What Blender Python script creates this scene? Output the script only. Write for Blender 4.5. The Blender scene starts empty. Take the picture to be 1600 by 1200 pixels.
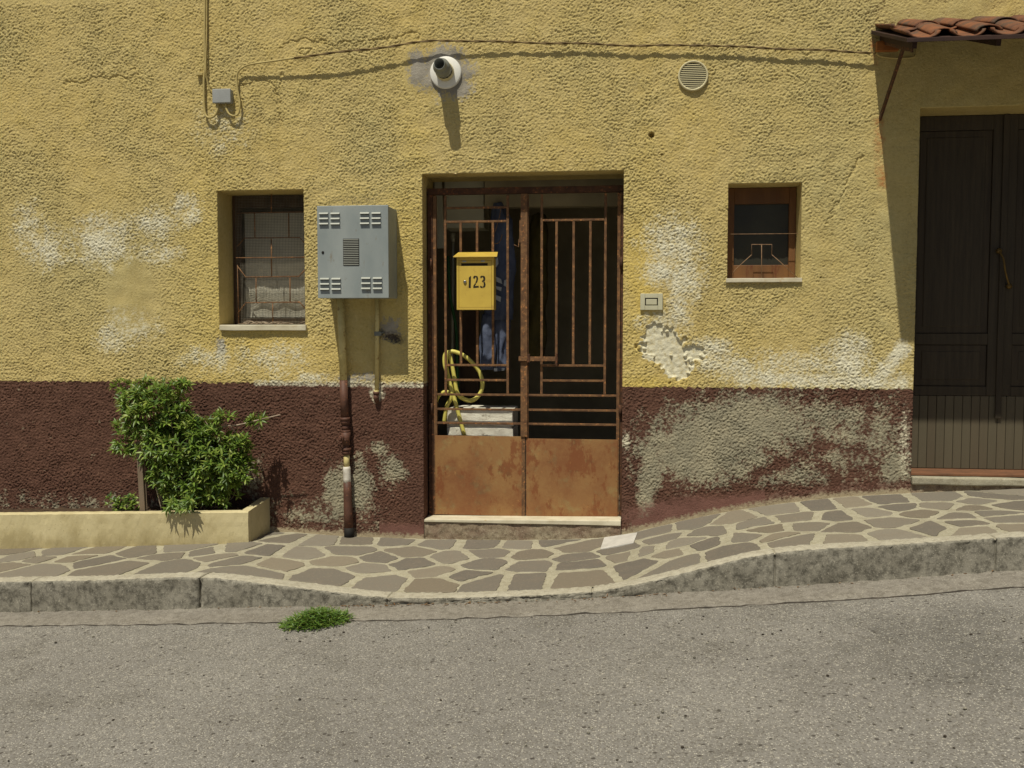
import bpy, bmesh, math, random
import numpy as np
from mathutils import Vector, Matrix

# ------------------------------------------------------------------ camera, sky, sun, exposure
SC = bpy.context.scene
COL = SC.collection
F = 1500.0                       # focal length in pixels of a 1600 px wide frame
CAM = Vector((0.0, -6.05, 1.45))
PITCH = math.atan(90.0 / F)
YAW = math.atan(180.0 / F * math.cos(PITCH))
cam = bpy.data.cameras.new('camera'); cam.sensor_width = 36; cam.lens = F / 1600 * 36
cam.clip_start = 0.05; cam.clip_end = 500
co = bpy.data.objects.new('camera', cam); COL.objects.link(co); SC.camera = co
co.location = CAM; co.rotation_euler = (math.pi / 2 - PITCH, 0, YAW)

SUNDIR = Vector((0.28, 1.0, -2.08)).normalized()      # the way the light travels
elev = math.asin(-SUNDIR.z)
az = math.atan2(-SUNDIR.x, -SUNDIR.y)                # clockwise from +y to where the sun stands
w = bpy.data.worlds.new('World'); SC.world = w; w.use_nodes = True
nt = w.node_tree; nt.nodes.clear()
sky = nt.nodes.new('ShaderNodeTexSky'); sky.sky_type = 'NISHITA'; sky.sun_disc = False
sky.sun_elevation = elev; sky.sun_rotation = az; sky.dust_density = 2.0
bg = nt.nodes.new('ShaderNodeBackground'); bg.inputs[1].default_value = 0.045
wo = nt.nodes.new('ShaderNodeOutputWorld')
nt.links.new(sky.outputs[0], bg.inputs[0]); nt.links.new(bg.outputs[0], wo.inputs[0])
sl = bpy.data.lights.new('sun', 'SUN'); sl.energy = 4.4; sl.angle = math.radians(0.53); sl.color = (1, 0.95, 0.80)
so = bpy.data.objects.new('sun', sl); COL.objects.link(so)
so.rotation_euler = SUNDIR.to_track_quat('-Z', 'Y').to_euler()
so.location = (-3, -8, 12)
SC.view_settings.view_transform = 'Standard'; SC.view_settings.look = 'None'
SC.view_settings.exposure = -0.08; SC.view_settings.gamma = 1.0

RT = Vector((math.cos(YAW), math.sin(YAW), 0))
FW = Vector((-math.sin(YAW) * math.cos(PITCH), math.cos(YAW) * math.cos(PITCH), -math.sin(PITCH)))
UP = RT.cross(FW)


def P(px, py, y=0.0):
    """the world point at depth plane y seen at photo pixel (px, py)"""
    d = FW * F + RT * (px - 800) + UP * (600 - py)
    t = (y - CAM.y) / d.y
    return CAM + d * t


def X(px, py=510, y=0.0): return P(px, py, y).x
def Z(px, py, y=0.0): return P(px, py, y).z


rnd = random.Random(7)

# ------------------------------------------------------------------ material helper
def srgb(r, g, b):
    def f(c):
        c /= 255.0
        return c / 12.92 if c <= 0.04045 else ((c + 0.055) / 1.055) ** 2.4
    return (f(r), f(g), f(b), 1)


class NT:
    def __init__(s, name):
        s.m = bpy.data.materials.new(name); s.m.use_nodes = True
        s.t = s.m.node_tree; s.n = s.t.nodes; s.b = s.n['Principled BSDF']
        s.tc = s.n.new('ShaderNodeTexCoord')
        s.co = s.tc.outputs['Object']

    def link(s, a, b): s.t.links.new(a, b)

    def mapped(s, scale=(1, 1, 1), loc=(0, 0, 0)):
        m = s.n.new('ShaderNodeMapping'); m.inputs['Scale'].default_value = scale
        m.inputs['Location'].default_value = loc
        s.link(s.co, m.inputs[0]); return m.outputs[0]

    def noise(s, scale, detail=4, rough=0.55, vec=None, dist=0.0):
        n = s.n.new('ShaderNodeTexNoise'); n.inputs['Scale'].default_value = scale
        n.inputs['Detail'].default_value = detail; n.inputs['Roughness'].default_value = rough
        n.inputs['Distortion'].default_value = dist
        s.link(vec or s.co, n.inputs['Vector']); return n.outputs[0]

    def voro(s, scale, feature='F1', vec=None, out='Distance'):
        n = s.n.new('ShaderNodeTexVoronoi'); n.feature = feature; n.inputs['Scale'].default_value = scale
        s.link(vec or s.co, n.inputs['Vector']); return n.outputs[out]

    def ramp(s, v, a, b, c0=0.0, c1=1.0):
        n = s.n.new('ShaderNodeMapRange'); n.inputs[1].default_value = a; n.inputs[2].default_value = b
        n.inputs[3].default_value = c0; n.inputs[4].default_value = c1
        s.link(v, n.inputs[0]); return n.outputs[0]

    def math(s, op, a, b=0.0):
        n = s.n.new('ShaderNodeMath'); n.operation = op
        for i, v in enumerate((a, b)):
            if isinstance(v, (int, float)): n.inputs[i].default_value = v
            else: s.link(v, n.inputs[i])
        return n.outputs[0]

    def mix(s, f, a, b, mode='MIX'):
        n = s.n.new('ShaderNodeMix'); n.data_type = 'RGBA'; n.blend_type = mode
        if isinstance(f, (int, float)): n.inputs[0].default_value = f
        else: s.link(f, n.inputs[0])
        for i, v in ((6, a), (7, b)):
            if isinstance(v, tuple): n.inputs[i].default_value = v
            else: s.link(v, n.inputs[i])
        return n.outputs[2]

    def attr(s, name):
        n = s.n.new('ShaderNodeAttribute'); n.attribute_name = name
        sp = s.n.new('ShaderNodeSeparateColor'); s.link(n.outputs['Color'], sp.inputs[0])
        return sp.outputs[0], sp.outputs[1], sp.outputs[2], n.outputs['Alpha']

    def bump(s, h, strength, dist, prev=None):
        n = s.n.new('ShaderNodeBump'); n.inputs['Strength'].default_value = strength
        n.inputs['Distance'].default_value = dist
        s.link(h, n.inputs['Height'])
        if prev is not None: s.link(prev, n.inputs['Normal'])
        return n.outputs[0]

    def out(s, col, rough=0.8, normal=None, metal=0.0, spec=0.3):
        if isinstance(col, tuple): s.b.inputs['Base Color'].default_value = col
        else: s.link(col, s.b.inputs['Base Color'])
        if isinstance(rough, (int, float)): s.b.inputs['Roughness'].default_value = rough
        else: s.link(rough, s.b.inputs['Roughness'])
        s.b.inputs['Metallic'].default_value = metal
        s.b.inputs['Specular IOR Level'].default_value = spec
        if normal is not None: s.link(normal, s.b.inputs['Normal'])
        return s.m


def M(name, c1, c2, scale=6, lo=.38, hi=.62, rough=.75, bump=.3, bscale=90, bdist=.002, spot=None, sscale=20,
      slo=.58, shi=.64, metal=0, spec=.3, stretch=(1, 1, 1)):
    k = NT(name); v = k.mapped(stretch)
    c = k.mix(k.ramp(k.noise(scale, 6, .6, v), lo, hi), c1, c2)
    if spot: c = k.mix(k.ramp(k.noise(sscale, 7, .65, v), slo, shi), c, spot)
    n = k.bump(k.noise(bscale, 5, .6, v), bump, bdist) if bump else None
    return k.out(c, rough, n, metal, spec)


# ---- render / stucco materials, with wear masks baked per vertex (white salt, grey cement, rust, dark)
def stucco_mat(name, plinth):
    k = NT(name)
    r, g, b, a = k.attr('mask'); r2, g2, b2, a2 = k.attr('mask2')
    lo = k.noise(0.9, 5, .6); mid = k.noise(7, 6, .65); fine = k.noise(55, 5, .7)
    if plinth:
        base = k.mix(k.ramp(mid, .35, .65), srgb(86, 60, 49), srgb(100, 71, 58))
        base = k.mix(k.math('MULTIPLY', k.ramp(fine, .54, .68), .5), base, srgb(134, 104, 86))
        base = k.mix(k.math('MULTIPLY', k.ramp(fine, .46, .34), .4), base, srgb(66, 44, 38))
    else:
        base = k.mix(k.ramp(lo, .35, .65), srgb(194, 171, 104), srgb(194, 174, 116))
        base = k.mix(k.math('MULTIPLY', k.ramp(mid, .4, .7), .6), base, srgb(206, 186, 130))
        base = k.mix(k.math('MULTIPLY', r2, .9), base, srgb(212, 186, 98))       # freshest paint
        base = k.mix(k.math('MULTIPLY', g2, .8), base, srgb(182, 168, 116))      # washed-out paint
        base = k.mix(k.math('MULTIPLY', k.ramp(fine, .55, .70), .35), base, srgb(218, 204, 156))
        base = k.mix(k.math('MULTIPLY', k.ramp(fine, .45, .33), .35), base, srgb(138, 118, 62))

    drip = k.noise(1, 5, .65, k.mapped((7, 7, .9)))
    base = k.mix(k.math('MULTIPLY', k.ramp(drip, .52, .72), .30), base, srgb(84, 60, 50) if plinth else srgb(150, 132, 84))

    def brk(m, soft=.16):
        s_ = k.math('ADD', m, k.math('MULTIPLY', k.math('MULTIPLY', k.math('SUBTRACT', fine, .5), 1.9), k.math('MINIMUM', k.math('MULTIPLY', m, 3.0), 1.0)))
        return k.ramp(s_, .5 - soft, .5 + soft)
    gcol = k.mix(k.ramp(mid, .4, .6), srgb(140, 134, 114), srgb(160, 152, 128)) if plinth else k.mix(k.ramp(mid, .4, .6), srgb(138, 132, 120), srgb(162, 155, 142))
    base = k.mix(brk(g), base, gcol)
    base = k.mix(brk(r, .3), base, srgb(216, 210, 184))
    base = k.mix(k.math('MULTIPLY', brk(b, .35), .8), base, srgb(168, 92, 40))
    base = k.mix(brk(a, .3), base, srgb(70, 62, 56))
    if plinth:
        base = k.mix(brk(r2, .25), base, srgb(118, 84, 74))    # smooth skirting paint
        base = k.mix(brk(g2, .25), base, srgb(164, 150, 124))  # bare mortar
    n = k.bump(k.noise(150, 4, .65), .9, .004)
    n = k.bump(k.noise(420, 3, .6), .6, .0012, n)
    return k.out(base, .9, n, spec=.2)


M_YEL = stucco_mat('yellow_stucco', False)
M_BRN = stucco_mat('brown_stucco', True)


def asphalt():
    k = NT('asphalt')
    big = k.noise(.7, 6, .6); mid = k.noise(9, 5, .6)
    base = k.mix(k.ramp(big, .35, .68), srgb(127, 123, 117), srgb(139, 135, 128))
    base = k.mix(k.math('MULTIPLY', k.ramp(mid, .4, .7), .35), base, srgb(115, 112, 106))
    base = k.mix(k.math('MULTIPLY', k.ramp(k.noise(2.1, 7, .7, k.mapped((1, 1, 1), (5.3, 2.2, 0))), .52, .70), .6), base, srgb(98, 94, 86))
    st_c = P(1520, 1010, -2.2)
    vd = k.n.new('ShaderNodeVectorMath'); vd.operation = 'DISTANCE'; k.link(k.co, vd.inputs[0]); vd.inputs[1].default_value = (st_c.x, st_c.y, 0)
    stn = k.math('ADD', k.ramp(vd.outputs['Value'], .1, 1.1, 1, 0), k.math('MULTIPLY', k.math('SUBTRACT', k.noise(3.5, 8, .75), .5), 2.2))
    base = k.mix(k.math('MULTIPLY', k.ramp(stn, .4, .9), .55), base, srgb(86, 84, 79))
    c = k.n.new('ShaderNodeTexVoronoi'); c.inputs['Scale'].default_value = 165; k.link(k.co, c.inputs[0])
    sp = k.n.new('ShaderNodeSeparateColor'); k.link(c.outputs['Color'], sp.inputs[0])
    st = k.ramp(c.outputs['Distance'], .55, .3)
    base = k.mix(k.math('MULTIPLY', k.math('MULTIPLY', k.ramp(sp.outputs[0], .62, .9), st), .62), base, srgb(222, 216, 200))
    base = k.mix(k.math('MULTIPLY', k.ramp(sp.outputs[1], .72, .9), .6), base, srgb(84, 78, 68))
    c2 = k.n.new('ShaderNodeTexVoronoi'); c2.inputs['Scale'].default_value = 52; k.link(k.co, c2.inputs[0])
    sp2 = k.n.new('ShaderNodeSeparateColor'); k.link(c2.outputs['Color'], sp2.inputs[0])
    base = k.mix(k.math('MULTIPLY', k.math('MULTIPLY', k.ramp(sp2.outputs[0], .93, .96), k.ramp(c2.outputs['Distance'], .5, .3)), .8), base, srgb(58, 52, 46))
    base = k.mix(k.math('MULTIPLY', k.math('MULTIPLY', k.ramp(sp2.outputs[1], .93, .96), k.ramp(c2.outputs['Distance'], .45, .25)), .3), base, srgb(214, 206, 188))
    h = k.math('ADD', k.math('MULTIPLY', c.outputs['Distance'], -1.0), k.noise(200, 3))
    n = k.bump(h, .8, .004); n = k.bump(mid, .5, .01, n)
    return k.out(base, .85, n, spec=.35)


def concrete(name, c1, c2, dark, amount=.5, spread=(.45, .62)):
    k = NT(name)
    mid = k.noise(5, 7, .68); f = k.noise(140, 4, .7); g = k.noise(30, 5, .7)
    base = k.mix(k.ramp(mid, .35, .65), c1, c2)
    base = k.mix(k.math('MULTIPLY', k.ramp(g, spread[0], spread[1]), amount), base, dark)
    base = k.mix(k.math('MULTIPLY', k.ramp(f, .58, .68), .5), base, srgb(214, 206, 186))
    base = k.mix(k.math('MULTIPLY', k.ramp(f, .42, .34), .4), base, srgb(78, 72, 62))
    n = k.bump(f, .5, .003); n = k.bump(g, .5, .005, n)
    return k.out(base, .88, n, spec=.25)


M_ASPH = asphalt()
M_GUT = concrete('gutter_concrete', srgb(138, 132, 122), srgb(122, 116, 107), srgb(98, 92, 82), .6)
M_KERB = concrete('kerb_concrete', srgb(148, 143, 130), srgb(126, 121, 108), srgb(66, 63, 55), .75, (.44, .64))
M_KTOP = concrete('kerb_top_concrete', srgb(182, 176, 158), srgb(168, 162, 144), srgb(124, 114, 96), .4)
M_DIRT = M('joint_dirt', srgb(62, 54, 44), srgb(44, 40, 34), 30, bump=.5)
M_MORT = concrete('pale_mortar', srgb(174, 168, 146), srgb(156, 150, 130), srgb(138, 129, 106), .5)
M_STEP = concrete('step_concrete', srgb(156, 144, 120), srgb(126, 104, 88), srgb(94, 76, 60), .6)


def stone_mat():
    k = NT('paving_stone')
    r, g, b, a = k.attr('tone')
    base = k.mix(r, srgb(104, 98, 89), srgb(132, 125, 112))
    base = k.mix(k.math('MULTIPLY', g, .4), base, srgb(138, 122, 94))
    base = k.mix(k.math('MULTIPLY', k.ramp(k.noise(12, 6, .7), .45, .7), .4), base, srgb(124, 112, 98))
    base = k.mix(k.math('MULTIPLY', k.ramp(k.noise(70, 4, .7), .56, .7), .35), base, srgb(160, 148, 128))
    n = k.bump(k.noise(60, 5, .6), .35, .003)
    return k.out(base, .75, n, spec=.35)


M_STONE = stone_mat()
M_PLANT = M('planter_concrete', srgb(202, 186, 140), srgb(182, 166, 120), 4, bump=.5, bscale=120, spot=srgb(164, 146, 100), sscale=9, slo=.55, shi=.72)
def planter_mat():
    k = NT('planter_concrete')
    base = k.mix(k.ramp(k.noise(4, 6, .65), .35, .65), srgb(206, 193, 152), srgb(188, 175, 134))
    base = k.mix(k.math('MULTIPLY', k.ramp(k.noise(9, 7, .7), .5, .72), .5), base, srgb(160, 144, 102))
    sp = k.n.new('ShaderNodeSeparateXYZ'); k.link(k.co, sp.inputs[0])
    low = k.math('ADD', k.ramp(sp.outputs[2], .02, .15, .75, 0), k.math('MULTIPLY', k.math('SUBTRACT', k.noise(8, 7, .7, k.mapped((1, 1, .4))), .5), 1.6))
    base = k.mix(k.math('MULTIPLY', k.ramp(low, .25, .75), .55), base, srgb(140, 124, 82))
    base = k.mix(k.math('MULTIPLY', k.ramp(k.noise(60, 5, .7), .62, .7), .5), base, srgb(120, 106, 76))
    return k.out(base, .85, k.bump(k.noise(120, 5, .7), .6, .002), spec=.2)


M_PLANT = planter_mat()
M_SOIL = M('soil', srgb(60, 46, 34), srgb(84, 66, 48), 20, bump=1, bscale=60, bdist=.01)
M_CAB = M('grey_blue_enamel', srgb(152, 158, 156), srgb(132, 140, 140), 4, .35, .65, rough=.5, bump=.12, bscale=14, bdist=.004, spot=srgb(122, 112, 94), sscale=22, slo=.60, shi=.74, spec=.4, stretch=(1, 1, .45))
M_LOUV = M('louvre_light_grey', srgb(176, 178, 168), srgb(166, 168, 158), 3, rough=.5, bump=.05)
M_DARK = M('dark_gap', srgb(34, 30, 26), srgb(24, 22, 20), 8, bump=0)
M_PBOX = M('grey_plastic', srgb(160, 162, 160), srgb(150, 152, 150), 8, rough=.5, bump=.05)
M_PYEL = M('yellow_painted_pipe', srgb(206, 190, 132), srgb(190, 174, 116), 14, bump=.2, rough=.6, spot=srgb(160, 134, 84), sscale=30)
M_PBRN = M('brown_painted_pipe', srgb(100, 68, 54), srgb(82, 56, 46), 14, bump=.3, rough=.6, spot=srgb(136, 90, 66), sscale=40)
M_TAPE = M('white_tape', srgb(214, 208, 196), srgb(186, 178, 164), 20, bump=.4, rough=.7)
M_RUST = M('rusty_iron', srgb(122, 90, 60), srgb(92, 66, 46), 26, rough=.85, bump=.5, bscale=200, spot=srgb(172, 118, 72), sscale=60, slo=.56, shi=.66)
M_RUSTD = M('dark_rusty_iron', srgb(84, 56, 38), srgb(64, 44, 32), 26, rough=.85, bump=.5, bscale=200, spot=srgb(132, 84, 52), sscale=60)


def panel_mat():
    k = NT('rusty_ochre_sheet')
    v = k.mapped((1, 1, .55)); v2 = k.mapped((1, 1, 1), (3.1, 0, 1.7))
    base = k.mix(k.ramp(k.noise(5, 6, .6, v), .35, .65), srgb(164, 148, 94), srgb(142, 126, 82))
    base = k.mix(k.math('MULTIPLY', k.ramp(k.noise(3.2, 8, .72, v2), .45, .62), .85), base, srgb(100, 78, 52))
    base = k.mix(k.math('MULTIPLY', k.ramp(k.noise(7, 8, .75, v), .53, .58), .85), base, srgb(92, 58, 34))
    base = k.mix(k.math('MULTIPLY', k.ramp(k.noise(45, 6, .75, v2), .62, .68), .6), base, srgb(200, 158, 92))
    base = k.mix(k.math('MULTIPLY', k.ramp(k.noise(80, 4, .7), .62, .7), .5), base, srgb(98, 60, 36))
    sep = k.n.new('ShaderNodeSeparateXYZ'); k.link(k.co, sep.inputs[0])
    low = k.math('ADD', k.ramp(sep.outputs[2], .0, .22, .85, 0), k.math('MULTIPLY', k.math('SUBTRACT', k.noise(9, 7, .7), .5), 1.6))
    base = k.mix(k.math('MULTIPLY', k.ramp(low, .45, .8), .6), base, srgb(140, 80, 42))
    n = k.bump(k.noise(60, 6, .7), .35, .002)
    return k.out(base, .62, n, spec=.4)


M_PANEL = panel_mat()
M_MBOX = M('yellow_enamel', srgb(204, 174, 74), srgb(192, 162, 68), 6, rough=.5, bump=.1, bscale=24, spot=srgb(168, 128, 62), sscale=14, slo=.56, shi=.76, spec=.45)
M_BLACK = M('black_paint', srgb(42, 36, 22), srgb(34, 30, 20), 20, bump=0)
M_METAL = M('bare_steel', srgb(186, 184, 178), srgb(150, 148, 142), 20, metal=1, rough=.3, bump=0)
M_MARB = M('white_marble', srgb(208, 200, 176), srgb(188, 178, 152), 9, .4, .7, rough=.6, bump=.3, bscale=70, spot=srgb(182, 160, 122), sscale=14, slo=.6, shi=.74)
M_WOODR = M('red_brown_wood', srgb(116, 80, 46), srgb(94, 64, 38), 8, rough=.6, stretch=(1, 1, .2), bump=.3, spot=srgb(96, 56, 32), sscale=16)
M_WOODD = M('dark_window_wood', srgb(84, 64, 46), srgb(64, 48, 36), 10, rough=.7, stretch=(1, 1, .2), bump=.3)
M_MESHW = M('grey_wire', srgb(118, 112, 98), srgb(92, 88, 78), 30, bump=0)
M_BLIND = M('grey_cloth', srgb(216, 212, 194), srgb(196, 192, 174), 3, bump=.4, bscale=10, bdist=.02)
M_WIRE = M('rusty_wire', srgb(140, 112, 84), srgb(112, 86, 64), 30, bump=0)
M_WHITE = M('white_plastic', srgb(232, 230, 222), srgb(222, 220, 212), 5, rough=.5, bump=.03)
M_FLUE = M('grey_flue_plastic', srgb(126, 128, 120), srgb(112, 114, 108), 8, rough=.5, bump=.05)
M_CREAM = M('cream_plastic', srgb(206, 196, 156), srgb(194, 184, 146), 8, rough=.55, bump=.05)
M_IVORY = M('ivory_plastic', srgb(196, 192, 164), srgb(186, 182, 154), 8, rough=.5, bump=.05)
M_CABLEY = M('yellow_painted_cable', srgb(188, 170, 112), srgb(172, 154, 98), 20, rough=.6, bump=.1)
M_CABLEB = M('brown_cable', srgb(96, 78, 48), srgb(126, 104, 62), 18, rough=.6, bump=.1)
M_TILE = M('terracotta_tile', srgb(134, 86, 56), srgb(98, 68, 52), 8, rough=.9, bump=.5, bscale=60, spot=srgb(84, 72, 60), sscale=11, slo=.5, shi=.66)
M_ORNG = M('orange_painted_wood', srgb(150, 92, 40), srgb(128, 76, 36), 10, rough=.7, bump=.2)
M_DWOOD = M('dark_brown_board', srgb(62, 42, 34), srgb(46, 32, 28), 10, rough=.8, bump=.2)


def doorwood():
    k = NT('weathered_door_wood')
    v = k.mapped((14, 14, .8)); r, g, b, a = k.attr('tone')
    base = k.mix(k.ramp(k.noise(3, 6, .65, v), .3, .7), srgb(46, 39, 30), srgb(68, 59, 45))
    base = k.mix(k.math('MULTIPLY', r, .55), base, srgb(84, 78, 62))
    base = k.mix(k.math('MULTIPLY', g, .45), base, srgb(72, 54, 40))
    base = k.mix(k.math('MULTIPLY', b, .4), base, srgb(112, 104, 84))
    base = k.mix(k.math('MULTIPLY', k.ramp(k.noise(12, 5, .7, v), .6, .7), .4), base, srgb(46, 36, 28))
    n = k.bump(k.noise(10, 5, .6, v), .4, .002)
    return k.out(base, .7, n, spec=.3)


M_DOOR = doorwood()
M_ROOM = M('dark_room_plaster', srgb(164, 152, 122), srgb(140, 130, 104), 3, bump=.3)
M_CUPB = M('pale_board', srgb(196, 192, 168), srgb(180, 176, 154), 3, bump=.1)
M_FLOORI = M('room_floor', srgb(104, 94, 78), srgb(84, 76, 62), 4, bump=.3)
M_BLOCK = M('white_rough_block', srgb(226, 222, 206), srgb(206, 200, 184), 16, bump=.7, bscale=110, bdist=.004, spot=srgb(160, 152, 136), sscale=26, slo=.6, shi=.7)
M_HOSE = M('yellow_hose', srgb(222, 212, 112), srgb(206, 194, 96), 12, rough=.5, bump=.05, spec=.4)
M_GHOSE = M('green_hose', srgb(52, 96, 48), srgb(40, 80, 40), 12, rough=.5, bump=.05)
M_BLUE = M('blue_work_cloth', srgb(92, 100, 122), srgb(66, 74, 96), 6, bump=.5, bscale=30, bdist=.01)
M_BLUEL = M('painted_cloth_highlight', srgb(190, 196, 200), srgb(168, 174, 182), 6, bump=.2)  # pale tone standing in for sunlight on the overalls
M_OLIVE = M('olive_cloth', srgb(92, 82, 40), srgb(76, 68, 34), 6, bump=.5, bscale=30, bdist=.01)
M_STEM = M('grey_twig', srgb(178, 162, 142), srgb(128, 110, 92), 20, bump=.4)
M_STAKE = M('grey_stake_wood', srgb(128, 112, 94), srgb(108, 92, 76), 10, stretch=(1, 1, .2), bump=.4)
M_COVER = M('white_marble_cover', srgb(206, 202, 194), srgb(190, 186, 178), 14, rough=.5, bump=.1)
M_TERRA = M('terracotta_threshold', srgb(122, 84, 60), srgb(104, 74, 54), 12, bump=.3)


def leaf_mat(name, c1, c2, c3):
    k = NT(name)
    r, g, b, a = k.attr('tone')
    base = k.mix(r, c1, c2); base = k.mix(k.math('MULTIPLY', g, .8), base, c3)
    m = k.out(base, .42, None, spec=.45)
    t = k.n.new('ShaderNodeBsdfTranslucent'); k.link(k.mix(.5, base, c3), t.inputs[0])
    ms = k.n.new('ShaderNodeMixShader'); ms.inputs[0].default_value = .28
    k.link(k.b.outputs[0], ms.inputs[1]); k.link(t.outputs[0], ms.inputs[2])
    k.link(ms.outputs[0], k.n['Material Output'].inputs[0])
    return m


M_LEAF = leaf_mat('shrub_leaf', srgb(52, 82, 32), srgb(122, 150, 56), srgb(184, 192, 98))
M_GRASS = leaf_mat('weed_leaf', srgb(66, 96, 34), srgb(96, 128, 48), srgb(150, 156, 76))

# glass of the small window
kg = NT('dark_window_glass'); M_GLASS = kg.out(kg.mix(kg.ramp(kg.noise(5, 4), .4, .6), srgb(58, 56, 46), srgb(50, 49, 42)), .3, None, spec=.25)

# ------------------------------------------------------------------ object helpers
ORG = {}


def tag(o, label=None, cat=None, group=None, kind=None):
    if label: o['label'] = label
    if cat: o['category'] = cat
    if group: o['group'] = group
    if kind: o['kind'] = kind
    return o


def thing(name, label, cat, loc=(0, 0, 0), group=None):
    o = bpy.data.objects.new(name, None); o.empty_display_size = .1; COL.objects.link(o)
    o.location = loc; ORG[o] = Vector(loc); tag(o, label, cat, group); return o


def part_empty(name, parent, loc, label=None):
    o = bpy.data.objects.new(name, None); COL.objects.link(o); o.parent = parent
    o.location = Vector(loc) - ORG[parent]; ORG[o] = Vector(loc)
    if label: o['label'] = label
    return o


class MB:
    """collects shapes in world coordinates, then links them as one mesh object"""
    def __init__(s): s.bm = bmesh.new(); s.tone = None

    def _add(s, vs, fs, mi=0, smooth=False):
        v = [s.bm.verts.new(p) for p in vs]
        for f in fs:
            try: q = s.bm.faces.new([v[i] for i in f])
            except ValueError: continue
            q.material_index = mi; q.smooth = smooth
        return v

    def box(s, x0, x1, y0, y1, z0, z1, bev=0.0, mi=0, rot=None):
        t = bmesh.new()
        bmesh.ops.create_cube(t, size=1.0)
        for v in t.verts:
            v.co = Vector(((x0 + x1) / 2 + v.co.x * (x1 - x0), (y0 + y1) / 2 + v.co.y * (y1 - y0), (z0 + z1) / 2 + v.co.z * (z1 - z0)))
        if bev: bmesh.ops.bevel(t, geom=list(t.edges), offset=bev, segments=2, affect='EDGES', profile=.5)
        if rot is not None: bmesh.ops.transform(t, matrix=rot, verts=t.verts)
        s.merge(t, mi); return s

    def merge(s, t, mi=0, smooth=False):
        t.verts.index_update()
        v = [s.bm.verts.new(q.co) for q in t.verts]
        for f in t.faces:
            q = s.bm.faces.new([v[i.index] for i in f.verts]); q.material_index = mi; q.smooth = smooth or f.smooth
        t.free()

    def hexa(s, c, mi=0, bev=0.0):
        """8 corners: bottom 4 then top 4"""
        t = bmesh.new(); v = [t.verts.new(p) for p in c]
        for f in ((3, 2, 1, 0), (4, 5, 6, 7), (0, 1, 5, 4), (1, 2, 6, 5), (2, 3, 7, 6), (3, 0, 4, 7)): t.faces.new([v[i] for i in f])
        if bev: bmesh.ops.bevel(t, geom=list(t.edges), offset=bev, segments=2, affect='EDGES', profile=.5)
        s.merge(t, mi); return s

    def bar(s, a, b, w, d=None, mi=0, side=Vector((0, 1, 0)), bev=0.0):
        a = Vector(a); b = Vector(b); d = d or w
        z = (b - a).normalized(); x = z.cross(side)
        if x.length < 1e-4: x = Vector((1, 0, 0))
        x.normalize(); y = z.cross(x)
        q = [a + x * sx * w / 2 + y * sy * d / 2 for sx, sy in ((-1, -1), (1, -1), (1, 1), (-1, 1))]
        q += [p + (b - a) for p in q]
        return s.hexa(q, mi, bev)

    def tube(s, pts, r, seg=10, mi=0, cap=True):
        pts = [Vector(p) for p in pts]; n = len(pts)
        rr = r if isinstance(r, (list, tuple)) else [r] * n
        rings = []; up = None
        for i, p in enumerate(pts):
            d = (pts[min(i + 1, n - 1)] - pts[max(i - 1, 0)]).normalized()
            if up is None: up = d.orthogonal().normalized()
            up = (up - d * up.dot(d)); up = up.normalized() if up.length > 1e-6 else d.orthogonal().normalized()
            o = d.cross(up)
            rings.append([s.bm.verts.new(p + (up * math.cos(t) + o * math.sin(t)) * rr[i]) for t in [2 * math.pi * k / seg for k in range(seg)]])
        for i in range(n - 1):
            for k in range(seg):
                f = s.bm.faces.new((rings[i][k], rings[i][(k + 1) % seg], rings[i + 1][(k + 1) % seg], rings[i + 1][k]))
                f.smooth = True; f.material_index = mi
        if cap:
            for g in (rings[0][::-1], rings[-1]):
                f = s.bm.faces.new(g); f.material_index = mi
        return s

    def lathe(s, prof, c, axis='Y', seg=40, mi=0, smooth=True):
        """prof: (radius, offset along axis)"""
        c = Vector(c); rings = []
        for r, h in prof:
            ring = []
            for k in range(seg):
                t = 2 * math.pi * k / seg
                if axis == 'Y': p = Vector((r * math.cos(t), h, r * math.sin(t)))
                elif axis == 'Z': p = Vector((r * math.cos(t), r * math.sin(t), h))
                else: p = Vector((h, r * math.cos(t), r * math.sin(t)))
                ring.append(s.bm.verts.new(c + p))
            rings.append(ring)
        for i in range(len(rings) - 1):
            for k in range(seg):
                f = s.bm.faces.new((rings[i][k], rings[i][(k + 1) % seg], rings[i + 1][(k + 1) % seg], rings[i + 1][k]))
                f.smooth = smooth; f.material_index = mi
        return s

    def prism(s, poly, y0, y1, mi=0):
        """polygon in x,z extruded along y"""
        n = len(poly)
        vs = [(p[0], y0, p[1]) for p in poly] + [(p[0], y1, p[1]) for p in poly]
        fs = [tuple(range(n))[::-1], tuple(range(n, 2 * n))] + [(i, (i + 1) % n, n + (i + 1) % n, n + i) for i in range(n)]
        s._add(vs, fs, mi); return s

    def rough(s, amp, scale=20, seed=0):
        from mathutils import noise
        for v in s.bm.verts:
            v.co += noise.noise_vector(v.co * scale + Vector((seed, 0, 0))) * amp
        return s

    def subdiv(s, n):
        bmesh.ops.subdivide_edges(s.bm, edges=s.bm.edges[:], cuts=n, use_grid_fill=True); return s

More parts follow.
